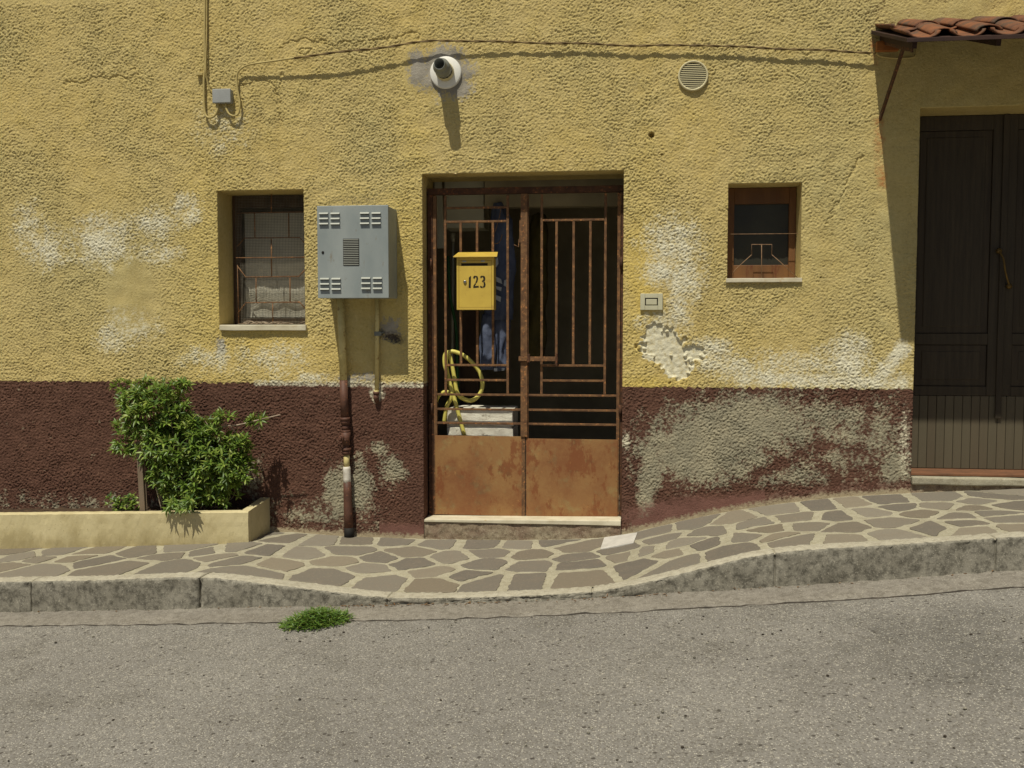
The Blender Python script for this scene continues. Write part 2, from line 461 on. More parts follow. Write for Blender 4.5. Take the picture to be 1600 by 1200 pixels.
    def build(s, name, mats, parent=None, label=None, kind=None, recalc=True):
        if not isinstance(mats, (list, tuple)): mats = [mats]
        if recalc: bmesh.ops.recalc_face_normals(s.bm, faces=s.bm.faces[:])
        me = bpy.data.meshes.new(name); s.bm.to_mesh(me); s.bm.free()
        for m in mats: me.materials.append(m)
        o = bpy.data.objects.new(name, me); COL.objects.link(o)
        if parent is not None:
            org = ORG[parent]; o.parent = parent
        else:
            n = len(me.vertices); a = np.empty(n * 3); me.vertices.foreach_get('co', a); a = a.reshape(-1, 3)
            org = Vector(((a[:, 0].min() + a[:, 0].max()) / 2, (a[:, 1].min() + a[:, 1].max()) / 2, a[:, 2].min()))
            o.location = org
        me.transform(Matrix.Translation(-org)); ORG[o] = Vector(org)
        if label: o['label'] = label
        if kind: o['kind'] = kind
        return o


def np_mesh(name, co_, quads, mats, mat_idx=None, smooth=True, attrs=None, parent=None, kind=None):
    me = bpy.data.meshes.new(name)
    nq, kk = quads.shape
    me.vertices.add(len(co_)); me.vertices.foreach_set('co', co_.astype(np.float32).ravel())
    me.loops.add(nq * kk); me.loops.foreach_set('vertex_index', quads.astype(np.int32).ravel())
    me.polygons.add(nq); me.polygons.foreach_set('loop_start', (np.arange(nq) * kk).astype(np.int32))
    me.polygons.foreach_set('loop_total', np.full(nq, kk, np.int32))
    if mat_idx is not None: me.polygons.foreach_set('material_index', mat_idx.astype(np.int32))
    me.polygons.foreach_set('use_smooth', np.full(nq, smooth, bool))
    me.update(calc_edges=True)
    for an, ar in (attrs or {}).items():
        at = me.attributes.new(an, 'FLOAT_COLOR', 'POINT'); at.data.foreach_set('color', ar.astype(np.float32).ravel())
    for m in (mats if isinstance(mats, (list, tuple)) else [mats]): me.materials.append(m)
    o = bpy.data.objects.new(name, me); COL.objects.link(o)
    if parent is not None: o.parent = parent; ORG[o] = Vector(ORG[parent])
    else: ORG[o] = Vector((0, 0, 0))
    if kind: o['kind'] = kind
    return o


def spline(pts, n=8):
    """smooth path through points"""
    p = [Vector(q) for q in pts]; p = [p[0] * 2 - p[1]] + p + [p[-1] * 2 - p[-2]]; out = []
    for i in range(1, len(p) - 2):
        for k in range(n):
            t = k / n
            out.append(.5 * ((2 * p[i]) + (p[i + 1] - p[i - 1]) * t + (2 * p[i - 1] - 5 * p[i] + 4 * p[i + 1] - p[i + 2]) * t * t + (3 * p[i] - p[i - 1] - 3 * p[i + 1] + p[i + 2]) * t ** 3))
    out.append(p[-2]); return out


# band-limited noise image, bilinear sampled
def band(nx, nz, res, l0, l1, seed, ani=1.0):
    g = np.random.RandomState(seed).normal(size=(nz, nx))
    fx = np.fft.fftfreq(nx, res)[None, :]; fz = np.fft.fftfreq(nz, res)[:, None]
    f = np.sqrt((fx * ani) ** 2 + fz ** 2) + 1e-9
    lam = 1 / f; c = math.sqrt(l0 * l1); s_ = math.log(l1 / l0) / 2
    a = np.fft.ifft2(np.fft.fft2(g) * np.exp(-(np.log(lam / c) / s_) ** 2)).real
    return a / a.std()


def samp(img, x, z, res, x0=-6.0, z0=-3.0):
    H, W = img.shape
    u = (x - x0) / res; v = (z - z0) / res
    i = np.floor(u).astype(int); j = np.floor(v).astype(int); fu = u - i; fv = v - j
    a = img[j % H, i % W]; b = img[j % H, (i + 1) % W]; c = img[(j + 1) % H, i % W]; d = img[(j + 1) % H, (i + 1) % W]
    return a * (1 - fu) * (1 - fv) + b * fu * (1 - fv) + c * (1 - fu) * fv + d * fu * fv


# ------------------------------------------------------------------ levels of the sloping street
WB = [(-9.5, None), ]
pts_wall = [(425, 829), (545, 838), (664, 842), (820, 844), (960, 840), (1010, 826), (1100, 806), (1180, 792), (1300, 777), (1420, 770), (1600, 764)]
wx = [P(*p).x for p in pts_wall]; wz = [P(*p).z for p in pts_wall]
for p in [(388, 852), (200, 857), (0, 861)]:
    q = P(p[0], p[1], -.38); wx.insert(0, q.x); wz.insert(0, q.z)
wx = [wx[0] - 6] + wx + [wx[-1] + 6]; wz = [wz[0] - .40] + wz + [wz[-1] + .36]
YK = -1.35
pk = [(0, 910), (150, 908), (300, 902), (340, 904), (400, 912), (480, 921), (540, 929), (610, 936), (700, 936), (870, 930), (930, 926), (990, 916), (1100, 889), (1180, 869), (1215, 863), (1400, 852), (1600, 839)]
kx = [P(a, b, YK).x for a, b in pk]; kz = [P(a, b, YK).z for a, b in pk]
kx = [kx[0] - 6] + kx + [kx[-1] + 6]; kz = [kz[0] - .36] + kz + [kz[-1] + .4]
pb = [(0, 957), (310, 951), (480, 947), (600, 946), (700, 943), (870, 938), (930, 934), (1200, 918), (1400, 905), (1600, 889)]
bx = [P(a, b, YK).x for a, b in pb]; bz = [P(a, b, YK).z for a, b in pb]
bx = [bx[0] - 6] + bx + [bx[-1] + 6]; bz = [bz[0] - .36] + bz + [bz[-1] + .4]
YG = -1.55
pj = [(0, 978), (250, 976), (580, 970), (760, 966), (960, 957), (1110, 949), (1300, 939), (1500, 925), (1600, 916)]
jx = [P(a, b, YG).x for a, b in pj]; jz = [P(a, b, YG).z for a, b in pj]
jx = [jx[0] - 6] + jx + [jx[-1] + 6]; jz = [jz[0] - .42] + jz + [jz[-1] + .42]
YKB = YK + .115


def sm(x, xs, zs):
    x = np.asarray(x, float); acc = 0
    for d in (-.12, -.06, 0, .06, .12): acc = acc + np.interp(x + d, xs, zs)
    return acc / 5


def zwall(x): return sm(x, wx, wz)
def zkerb(x): return sm(x, kx, kz)
def zbot(x): return sm(x, bx, bz)
def zjoint(x): return sm(x, jx, jz)


def zpave(x, y):
    t = np.clip(np.asarray(y, float) / YKB, 0, 1)
    return zwall(x) * (1 - t) + (zkerb(x) - .004) * t


# ------------------------------------------------------------------ house
HX0, HX1, HTOP = -9.0, 7.5, 5.6
house = thing('house', 'yellow stucco house with a brown painted plinth, rusty gate and two small windows', 'house', (0, 0, 1.0))
OW = (X(341, 400), X(476, 400), Z(410, 509), Z(410, 297))
OD = (X(661, 540), X(973, 540), -9, Z(815, 269))
OS = (X(1137, 360), X(1252, 360), Z(1195, 440), Z(1195, 286))
OR_ = ((X(1438, 177) + X(1424, 700)) / 2, (X(1438, 177) + X(1424, 700)) / 2 + 1.15, -9, Z(1500, 167))
REV = {'w': .20, 'd': .13, 's': .22, 'r': .25}
ZB0 = [P(100, 596), P(660, 600), P(980, 605), P(1420, 608)]
zbx = [p.x for p in ZB0]; zbz = [p.z for p in ZB0]
ZBM = float(np.mean(zbz))


def zborder(x): return np.interp(x, zbx, zbz)


def lines(a, b, bps, step):
    pts = sorted([a, b] + [p for p in bps if a < p < b]); out = []
    for p, q in zip(pts[:-1], pts[1:]):
        n = max(1, int(round((q - p) / step)))
        out += list(np.linspace(p, q, n + 1)[:-1])
    return out + [b]


FX0, FX1, FZ1 = -5.3, 2.9, 3.62
STEP = .0042
res = .004
NX, NZ = 3000, 2000
b1 = band(NX, NZ, res, .016, .032, 1, 1.25); b2 = band(NX, NZ, res, .009, .016, 2); b3 = band(NX, NZ, res, .10, .35, 3)
b4 = band(NX, NZ, res, .5, 1.6, 4); b5 = band(NX, NZ, res, .03, .09, 5)


def ell(x, z, px, py, rx, ry, ang=0.0):
    """soft ellipse mask at a spot on the wall: 1 inside, .5 at its rim"""
    c = P(px, py); s_ = 1 / 248.0
    dx = x - c.x; dz = z - c.z; ca, sa = math.cos(ang), math.sin(ang)
    u = (dx * ca + dz * sa) / (rx * s_); v = (-dx * sa + dz * ca) / (ry * s_)
    return np.clip(1.25 - .75 * np.sqrt(u * u + v * v), 0, 1)


def mx(*a):
    m = a[0]
    for q in a[1:]: m = np.maximum(m, q)
    return m


def cap_line(x, z, p0, p1, r):
    a = P(*p0); b = P(*p1); r /= 248.0
    ux, uz = b.x - a.x, b.z - a.z; L = ux * ux + uz * uz
    t = np.clip(((x - a.x) * ux + (z - a.z) * uz) / L, 0, 1)
    d = np.sqrt((x - a.x - t * ux) ** 2 + (z - a.z - t * uz) ** 2)
    return np.clip(1.25 - .75 * d / r, 0, 1)


def wall_masks(x, z, plinth):
    big = samp(b4, x, z, res); mid = samp(b3, x, z, res); sml = samp(b5, x, z, res)
    wob = mid * .10 + sml * .07
    zero = np.zeros_like(x)
    def W(m, k): return m + wob * k * np.clip(m * 3, 0, 1)
    if not plinth:
        white = mx(ell(x, z, 160, 378, 50, 40) * .72, ell(x, z, 75, 388, 36, 36) * .6, ell(x, z, 45, 360, 30, 50) * .48, ell(x, z, 240, 350, 42, 26) * .6, ell(x, z, 292, 328, 26, 26) * .62,
                   ell(x, z, 250, 395, 40, 20) * .5, ell(x, z, 172, 530, 26, 22) * .62, ell(x, z, 200, 515, 60, 35) * .4, ell(x, z, 330, 560, 60, 25) * .48, ell(x, z, 430, 560, 60, 30) * .48, ell(x, z, 350, 200, 60, 50) * .3,
                   ell(x, z, 1050, 385, 46, 46) * .66, ell(x, z, 1066, 435, 36, 34) * .7, ell(x, z, 1030, 425, 30, 20) * .66, ell(x, z, 1065, 480, 20, 26) * .6,
                   cap_line(x, z, (1110, 560), (1180, 588), 22) * .62, cap_line(x, z, (1160, 592), (1410, 598), 13) * .72, ell(x, z, 1325, 562, 32, 36) * .82, cap_line(x, z, (1370, 595), (1408, 545), 12) * .8,
                   ell(x, z, 1110, 545, 34, 16) * .72, ell(x, z, 1040, 505, 40, 20) * .62, ell(x, z, 1240, 570, 90, 25) * .5, cap_line(x, z, (400, 597), (660, 600), 4) * .6,
                   ell(x, z, 490, 590, 30, 8) * .6, ell(x, z, 560, 440, 40, 40) * .2)
        white = W(white, .8)
        patch = mx(ell(x, z, 1034, 540, 31, 26), ell(x, z, 1058, 568, 24, 22, -.5), ell(x, z, 1082, 550, 22, 10), ell(x, z, 1024, 515, 12, 12)) + samp(b5, x, z, res) * .06 # fallen plaster
        white = mx(white, np.where(patch > .42, .75, 0) * 1.0)
        grey = mx(ell(x, z, 692, 112, 42, 36) * 1.1, ell(x, z, 655, 108, 18, 26) * 1.0, ell(x, z, 715, 132, 24, 22) * 1.0, ell(x, z, 610, 516, 24, 20) * .75, ell(x, z, 345, 543, 10, 18) * .7, ell(x, z, 560, 590, 50, 9) * .62)
        grey = W(grey, .8)
        grey = mx(grey, np.where(patch > .55, .46, 0))
        rust = mx(cap_line(x, z, (1371, 190), (1378, 290), 8) * .42, cap_line(x, z, (1362, 60), (1368, 100), 4) * .4)
        rust = W(rust, .8)
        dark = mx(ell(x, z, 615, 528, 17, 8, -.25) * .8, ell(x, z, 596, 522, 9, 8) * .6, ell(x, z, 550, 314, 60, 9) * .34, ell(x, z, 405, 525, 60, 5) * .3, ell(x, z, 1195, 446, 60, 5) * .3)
        fresh = mx(ell(x, z, 330, 450, 60, 160) * .8, ell(x, z, 1010, 600, 60, 12), ell(x, z, 640, 400, 30, 190) * .6, ell(x, z, 1000, 420, 22, 160) * .7, ell(x, z, 400, 545, 120, 40) * .6, ell(x, z, 1240, 600, 40, 8)) + wob * .8
        faded = np.clip(.32 + big * .16 + mid * .08, 0, 1) + mx(ell(x, z, 1350, 300, 140, 300) * .6, ell(x, z, 150, 420, 170, 110) * .7, ell(x, z, 780, 150, 900, 90) * .15)
        m1 = np.stack([white, grey, rust, dark], -1)
        m2 = np.stack([fresh, faded, zero, zero + 1], -1)
        smooth = mx(ell(x, z, 205, 462, 44, 62) * .85, ell(x, z, 690, 112, 52, 42), ell(x, z, 655, 108, 24, 34), patch * 1.0, ell(x, z, 1300, 330, 130, 200) * .35,
                    ell(x, z, 580, 520, 62, 80) * .7, ell(x, z, 1400, 250, 40, 330) * .55, ell(x, z, 1500, 100, 120, 110) * .8)
        return m1, m2, smooth, patch, wob
    zz = z - zwall(x)
    white = mx(cap_line(x, z, (400, 600), (660, 603), 3) * .62, ell(x, z, 589, 612, 11, 14) * .75, ell(x, z, 1413, 690, 9, 50) * .52, ell(x, z, 978, 690, 6, 16) * .6)
    white = W(white, .6)
    grey = mx(ell(x, z, 1150, 668, 125, 48, .12), ell(x, z, 1095, 705, 95, 50), ell(x, z, 1290, 660, 100, 42, -.1) * .66, ell(x, z, 1375, 680, 34, 55) * .62, ell(x, z, 1300, 720, 120, 40) * .42, ell(x, z, 1010, 765, 14, 55), ell(x, z, 1020, 720, 24, 40) * .9,
              ell(x, z, 530, 770, 24, 50) * .92, ell(x, z, 565, 765, 20, 48) * .88, ell(x, z, 612, 735, 26, 26) * .72, ell(x, z, 592, 700, 26, 14) * .58, ell(x, z, 1240, 745, 60, 20) * .6,
              ell(x, z, 1400, 730, 26, 40) * .75, ell(x, z, 120, 785, 260, 18) * .40, ell(x, z, 395, 745, 26, 40) * .5, ell(x, z, 500, 800, 90, 26) * .52) + wob * .9
    grey = np.maximum(grey, .33 + mid * .05 - 3 * np.clip(zz - .05, 0, 9))
    skirt = np.clip(1.2 - np.abs(zz - .045) / .045 * .7, 0, 1) * ((x > X(590)) | (x > X(985))) * np.where(x > X(1200), .4, 1.0) * np.where((x > X(820)) & (x < X(990)), .3, 1) + wob * .4
    skirt = mx(skirt, ell(x, z, 1090, 795, 110, 18, .12) * .95 + wob * .4)
    mort = np.clip(1.1 - zz / .03 * .6, 0, 1) * .9 + wob * .5
    m1 = np.stack([white, grey, zero, zero], -1)
    m2 = np.stack([skirt, mort, zero, zero + 1], -1)
    smooth = mx(skirt, mort)
    return m1, m2, smooth, zero, wob


_gr = np.random.RandomState(21)
GR = 1024
g_jx, g_jz, g_r, g_h, g_a, g_e = [_gr.rand(GR, GR) for _ in range(6)]


def grains(x, z, cell, rmin, rmax):
    """lumps of thrown plaster: overlapping little domes on a jittered grid"""
    u = (x + 20) / cell; v = (z + 20) / cell
    i0 = np.floor(u).astype(int); j0 = np.floor(v).astype(int); h = np.zeros_like(x)
    for di in (-1, 0, 1):
        for dj in (-1, 0, 1):
            a = (i0 + di) % GR; b_ = (j0 + dj) % GR
            dx = u - (i0 + di + g_jx[b_, a]); dz = v - (j0 + dj + g_jz[b_, a])
            an = g_a[b_, a] * 1.8 - .3; c_, s_ = np.cos(an), np.sin(an)
            e = .62 + .38 * g_e[b_, a]; R = rmin + (rmax - rmin) * g_r[b_, a]
            d2 = ((dx * c_ + dz * s_) / R) ** 2 + ((-dx * s_ + dz * c_) / (R * e)) ** 2
            h = np.maximum(h, (.45 + .55 * g_h[b_, a]) * np.sqrt(np.clip(1 - d2, 0, 1)))
    return h


def wall_height(x, z, smooth, patch, wob, plinth):
    wx_ = x + samp(b2, x, z, res) * .0012; wz_ = z + samp(b2, x + 1.3, z, res) * .0012
    h = grains(wx_, wz_, .0106, .50, .95) * .0056 + grains(wx_ + 3.3, wz_ + 1.7, .0076, .45, .9) * .0030 + samp(b1, x, z, res) * .0006 - .0054
    reg = np.clip(1.05 + .16 * samp(b4, x, z, res) + .12 * samp(b3, x, z, res), .7, 1.4)
    sm_ = np.clip((smooth + wob * .6 * np.clip(smooth * 3, 0, 1) - .3) / .25, 0, 1)
    h = h * reg * (1 - sm_ * .82) * (1.12 if plinth else 1.0)
    h = h + samp(b3, x, z, res) * .0011 + .0045
    if not plinth:
        pm = np.clip((patch + wob * 1.3 * np.clip(patch * 2, 0, 1) - .42) / .05, 0, 1)
        h = h - pm * (.015 + samp(b5, x, z, res) * .0010 + samp(b3, x, z, res) * .0012)
        # cracks of the render below the cable
        for p0, p1 in (((440, 70), (520, 66)), ((520, 66), (600, 60)), ((600, 60), (655, 52)), ((370, 135), (440, 122)), ((100, 130), (215, 118)), ((1290, 345), (1350, 240)), ((430, 130), (440, 200))):
            h = h - np.clip(cap_line(x + samp(b5, x, z, res) * .006, z + samp(b5, x + 2, z, res) * .007 + samp(b3, x, z, res) * .02, p0, p1, 1.8) - .35, 0, .3) * .02
        c = P(1018, 211); d = np.sqrt((x - c.x) ** 2 + (z - c.z) ** 2)
        h = np.where(d < .017, -.06, h)
        c = P(618, 529)
        h = h - np.clip(ell(x, z, 615, 529, 15, 7, -.25) - .45, 0, .4) * .05
    fade = np.clip((x - FX0) / .1, 0, 1) * np.clip((FX1 - x) / .1, 0, 1) * np.clip((FZ1 - z) / .06, 0, 1)
    return h * fade


def wall_part(name, mat, plinth):
    zlo = -.9 if plinth else ZBM
    zhi = ZBM if plinth else HTOP
    xl = np.array(list(np.arange(HX0, FX0, .4)) + lines(FX0, FX1, [OW[0], OW[1], OD[0], OD[1], OS[0], OS[1], OR_[0], OR_[1]], STEP) + list(np.arange(FX1 + .4, HX1, .4)) + [HX1])
    if plinth:
        zl = np.array([zlo, -.4, -.1] + lines(.0, zhi, [], STEP))
    else:
        zl = np.array(lines(zlo, FZ1, [OW[2], OW[3], OD[3], OS[2], OS[3], OR_[3]], STEP) + list(np.arange(FZ1 + .3, HTOP, .4)) + [HTOP])
    Xg, Zg = np.meshgrid(xl, zl)
    wgt = np.clip(1 - np.abs(Zg - ZBM) / .09, 0, 1)
    Zs = Zg + (zborder(Xg) - ZBM + .004 * samp(b5, Xg, Xg * 0 + 1.0, res)) * wgt
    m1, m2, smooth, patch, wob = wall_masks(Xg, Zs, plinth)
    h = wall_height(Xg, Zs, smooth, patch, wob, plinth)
    if not plinth: h = h * np.clip((Zs - zborder(Xg)) / .004 + .4, .4, 1)
    nz_, nx_ = Xg.shape
    cx = (xl[:-1] + xl[1:]) / 2; cz = (zl[:-1] + zl[1:]) / 2
    CX, CZ = np.meshgrid(cx, cz); keep = np.ones(CX.shape, bool)
    for o in (OW, OD, OS, OR_): keep &= ~((CX > o[0]) & (CX < o[1]) & (CZ > o[2]) & (CZ < o[3]))
    idx = np.arange(nz_ * nx_).reshape(nz_, nx_)
    q = np.stack([idx[:-1, :-1], idx[:-1, 1:], idx[1:, 1:], idx[1:, :-1]], -1)[keep]
    V = np.stack([Xg, -h, Zs], -1).reshape(-1, 3)
    A1 = m1.reshape(-1, 4); A2 = m2.reshape(-1, 4)
    # reveals: pull boundary vertices straight back
    extra_v, extra_q, ea1, ea2 = [], [], [], []
    base = len(V)

    def strip(ids, depth, flip):
        nonlocal base
        n = len(ids); vv = V[ids].copy(); rings = [ids]
        for t in (.012, depth):
            v2 = vv.copy(); v2[:, 1] = t
            extra_v.append(v2); ea1.append(A1[ids] * [.5, 0, 0, 0]); ea2.append(A2[ids] * [.0, .5, 0, 1])
            rings.append(np.arange(base, base + n)); base += n
        for a, b in zip(rings[:-1], rings[1:]):
            qq = np.stack([a[:-1], a[1:], b[1:], b[:-1]], -1)
            extra_q.append(qq[:, ::-1] if flip else qq)
    for o, dep in ((OW, .30), (OD, .34), (OS, .26), (OR_, .33)):
        ci = [int(np.argmin(abs(xl - o[0]))), int(np.argmin(abs(xl - o[1])))]
        z0 = max(o[2], zlo); z1 = min(o[3], zhi)
        if z1 <= z0: continue
        r0, r1 = int(np.argmin(abs(zl - z0))), int(np.argmin(abs(zl - z1)))
        strip(idx[r0:r1 + 1, ci[0]], dep, True); strip(idx[r0:r1 + 1, ci[1]], dep, False)
        if o[3] < zhi: strip(idx[r1, ci[0]:ci[1] + 1], dep, True)
        if o[2] > zlo: strip(idx[r0, ci[0]:ci[1] + 1], dep, False)
    V = np.concatenate([V] + extra_v); q = np.concatenate([q] + extra_q)
    A1 = np.concatenate([A1] + ea1); A2 = np.concatenate([A2] + ea2)
    used = np.zeros(len(V), bool); used[q.ravel()] = True
    rem = np.cumsum(used) - 1
    V = V[used]; A1 = A1[used]; A2 = A2[used]; q = rem[q]
    V = V - np.array(ORG[house])
    return np_mesh(name, V, q, mat, attrs={'mask': A1, 'mask2': A2}, parent=house)


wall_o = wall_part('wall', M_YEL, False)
plinth_o = wall_part('plinth', M_BRN, True)

# back and side walls, flat roof slab (seen only from elsewhere)
b = MB(); b.box(HX0, HX0 + .3, .3, 7, -.9, HTOP); b.box(HX1 - .3, HX1, .3, 7, -.9, HTOP); b.box(HX0, HX1, 7.003, 7.3, -.9, HTOP)
b.build('side_wall', M_ROOM, house)
b = MB(); b.box(HX0 - .3, HX1 + .3, -.35, 7.6, HTOP + .003, HTOP + .2); b.build('roof', M_TILE, house)

# room behind the gate
fz = Z(815, 806, .13)                       # threshold level
b = MB()
rx0, rx1, ry1, rz1 = OD[0] - .25, OD[1] + .5, 1.75, OD[3] + .25
for v in ([(rx0, .34, fz), (rx0, ry1, fz), (rx0, ry1, rz1), (rx0, .34, rz1)], [(rx1, .34, fz), (rx1, ry1, fz), (rx1, ry1, rz1), (rx1, .34, rz1)],
          [(rx0, ry1, fz), (rx1, ry1, fz), (rx1, ry1, rz1), (rx0, ry1, rz1)], [(rx0, .34, rz1), (rx1, .34, rz1), (rx1, ry1, rz1), (rx0, ry1, rz1)],
          [(rx0, .34, fz), (OD[0], .34, fz), (OD[0], .34, rz1), (rx0, .34, rz1)], [(OD[1], .34, fz), (rx1, .34, fz), (rx1, .34, rz1), (OD[1], .34, rz1)],
          [(OD[0], .34, OD[3]), (OD[1], .34, OD[3]), (OD[1], .34, rz1), (OD[0], .34, rz1)]):
    b._add(v, [(0, 1, 2, 3)])
b.build('room_wall', M_ROOM, house)
b = MB(); b._add([(rx0, .10, fz - .01), (rx1, .10, fz - .01), (rx1, ry1, fz - .01), (rx0, ry1, fz - .01)], [(0, 1, 2, 3)]); b.build('room_floor', M_FLOORI, house)

# door sill stone and rough concrete step below it
zs_l, zs_r = Z(668, 822 - 12), Z(972, 821)
b = MB(); y0 = -.012
lx, rx_ = OD[0] + .004, OD[1] - .004
zt_l, zt_r = Z(668, 811), Z(972, 813)
thl, thr = .018, .034
b.hexa([(lx, y0, zt_l - thl), (rx_, y0, zt_r - thr), (rx_, .30, zt_r - thr), (lx, .30, zt_l - thl), (lx, y0, zt_l), (rx_, y0, zt_r), (rx_, .30, zt_r), (lx, .30, zt_l)], bev=.004)
b.subdiv(6); b.rough(.0025, 25)
b.build('doorstep_slab', M_MARB, house)
def rough_face(xa, xb, y, zb_l, zt_a, zt_b, depth=.3):
    m = MB(); nx3 = int((xb - xa) / .008); nz3 = 14; vs = []
    for j_ in range(nz3 + 1):
        for i_ in range(nx3 + 1):
            u = i_ / nx3; v = j_ / nz3; x = xa + (xb - xa) * u; zt_ = zt_a + (zt_b - zt_a) * u; z = zb_l + (zt_ - zb_l) * v
            q_ = Vector((x * 9, z * 22, 1.3)); ridge = abs(mn.noise(q_)) * .012 + mn.noise(Vector((x * 34, z * 50, 0))) * .004 + mn.noise(Vector((x * 110, z * 110, 0))) * .003
            vs.append((x, y - .002 + ridge * (1 if 0 < i_ < nx3 else 0), z))
    m._add(vs, [(j_ * (nx3 + 1) + i_, j_ * (nx3 + 1) + i_ + 1, (j_ + 1) * (nx3 + 1) + i_ + 1, (j_ + 1) * (nx3 + 1) + i_) for j_ in range(nz3) for i_ in range(nx3)], smooth=True)
    m._add([(xa, y, zb_l), (xa, y + depth, zb_l), (xa, y + depth, zt_a), (xa, y, zt_a)], [(0, 1, 2, 3)])
    m._add([(xb, y, zb_l), (xb, y + depth, zb_l), (xb, y + depth, zt_b), (xb, y, zt_b)], [(0, 1, 2, 3)])
    m._add([(xa, y, zt_a), (xb, y, zt_b), (xb, y + depth, zt_b), (xa, y + depth, zt_a)], [(0, 1, 2, 3)])
    return m


from mathutils import noise as mn
b = rough_face(lx, rx_, -.004, float(zwall((lx + rx_) / 2)) - .12, zt_l - thl - .002, zt_r - thr - .002)
b.build('doorstep_base', M_STEP, house)

# ---------------------------------------------------------------- gate leaves
YG_ = .125


def gx(px, py=550): return X(px, py, YG_)
def gz(py, px=815): return Z(px, py, YG_)


gate_frame = MB()
gate_frame.box(OD[0] + .003, OD[1] - .003, YG_ + .0, YG_ + .04, gz(302), gz(292), .002)          # head rail
gate_frame.box(gx(669), gx(677), YG_ - .004, YG_ + .05, gz(809), gz(302) - .001, .003)
gate_frame.box(gx(969.5), gx(974), YG_ - .004, YG_ + .05, gz(811), gz(302) - .001, .003)
for yy in (412, 640): gate_frame.tube([(gx(674), YG_ - .012, gz(yy + 9)), (gx(674), YG_ - .012, gz(yy - 9))], .011, 8)
for yy in (412, 640): gate_frame.tube([(gx(970), YG_ - .012, gz(yy + 9)), (gx(970), YG_ - .012, gz(yy - 9))], .011, 8)
gate_frame.build('gate_frame', M_RUSTD, house)


def leaf(xa, xb, i0, i1, inner, side):
    bw = .0165
    fr = MB()
    zb_, zt = gz(807 if side < 0 else 810), gz(303) - .002
    fw = .016 if side < 0 else .014
    # outer stile, meeting stile, bottom rail, top rail
    if side < 0:
        fr.box(xa, xa + .02, YG_, YG_ + .03, zb_, zt, .001); fr.box(xb - .022, xb, YG_ - .006, YG_ + .03, zb_, zt, .001)
    else:
        fr.box(xb - .02, xb, YG_, YG_ + .03, zb_, zt, .001); fr.box(xa, xa + .018, YG_, YG_ + .03, zb_, zt, .001)
    L = fr.build('gate_leaf', M_RUST, house, label='rusty left gate leaf carrying the mailbox' if side < 0 else 'rusty right gate leaf with the long bolt')
    ia, ib = (xa + .02, xb - .022) if side < 0 else (xa + .018, xb - .02)

    def hb(y, a, c): MB().box(a, c, YG_ + .004, YG_ + .004 + bw, gz(y) - .007, gz(y) + .007, .002).build('bar', M_RUST, L)
    def vb(x, y0, y1): MB().box(gx(x) - .008, gx(x) + .008, YG_ + .0045, YG_ + .0045 + bw - .001, gz(y1), gz(y0), .002).build('bar', M_RUST, L)
    for y in (617.5, 640.5, 662.5): hb(y, ia - .002, ib + .002)
    vb(i0, 303.5, 615.8); vb(i1, 303.5, 615.8)
    for y in ((345, 323) if side < 0 else (344.5,)) + (571, 594.5): hb(y, gx(i0) + .006, gx(i1) - .006)
    for x in inner: vb(x, 346.6, 569.4)
    # sheet panel
    p = MB(); p.box(ia - .012, ib + .012, YG_ - .004, YG_ - .001, zb_ + .002, gz(682 if side < 0 else 685), .001)
    p.box(ia - .010, ib + .010, YG_ + .0, YG_ + .02, gz(684.5 if side < 0 else 687.5), gz(682.5 if side < 0 else 685.5), .001)
    p.build('panel', M_PANEL, L)
    return L


leafL = leaf(gx(677.5), gx(820.5), 696, 793, (720, 745.5, 770), -1)
leafR = leaf(gx(821.3), gx(968.5), 846, 945, (869, 895.5, 921.5), 1)
# cover strip on the meeting stile, bolt, staples
MB().box(gx(813.8), gx(824.2), YG_ - .014, YG_ - .0065, gz(682), gz(303), .001).build('cover_strip', M_RUST, leafL)
MB().box(gx(820.5), gx(821.3), YG_ - .004, YG_ + .0, gz(806), gz(685), 0).build('gap_strip', M_DARK, leafL)
bo = MB(); bo.box(gx(811), gx(872), YG_ - .030, YG_ - .018, gz(564), gz(557), .002); bo.build('bolt', M_RUST, leafR)
MB().box(gx(824.5), gx(828.5), YG_ - .036, YG_ - .001, gz(566), gz(553), .002).build('staple', M_RUSTD, leafR)
st = MB(); st.box(gx(868.5), gx(871.5), YG_ - .034, YG_ + .004, gz(571), gz(552), .002)
st.build('staple', M_RUSTD, leafR)
MB().box(gx(811), gx(820), YG_ - .018, YG_ - .0145, gz(566), gz(556), .001).build('bolt_plate', M_RUSTD, leafR)
hk = MB(); hk.tube([(gx(815), YG_, gz(372)), (gx(811), YG_, gz(374)), (gx(810.5), YG_, gz(386)), (gx(803), YG_, gz(377.5) - .02)], .004, 6)
hk.box(gx(811.5), gx(814), YG_ - .004, YG_ + .02, gz(379), gz(344), .001); hk.build('latch', M_RUST, leafL)

# ---------------------------------------------------------------- left window
win = part_empty('window', house, ((OW[0] + OW[1]) / 2, 0, OW[2]), 'tall recessed window behind a rusty grille and wire mesh')
d = REV['w']
s1 = MB(); s1.box(X(342, 510, -.03), X(477.5, 510, -.03), -.028, .25, Z(410, 516.5, -.028), OW[2] + .006, .004); s1.subdiv(5); s1.rough(.003, 22)
s1.build('sill', M_MARB, win)
fr = MB(); fd = .235
wx0, wx1, wz0, wz1 = OW[0] + .002, OW[1] - .002, OW[2] + .008, OW[3] - .002
fr.box(wx0, wx0 + .05, fd, fd + .045, wz0, wz1, .003); fr.box(wx1 - .03, wx1, fd, fd + .045, wz0, wz1, .003)
fr.box(wx0 + .05, wx1 - .03, fd, fd + .045, wz1 - .08, wz1, .003); fr.box(wx0 + .05, wx1 - .03, fd, fd + .045, wz0, wz0 + .04, .003)
fr.build('frame', M_WOODD, win)
cl = MB()                                      # pale cloth hung behind the mesh
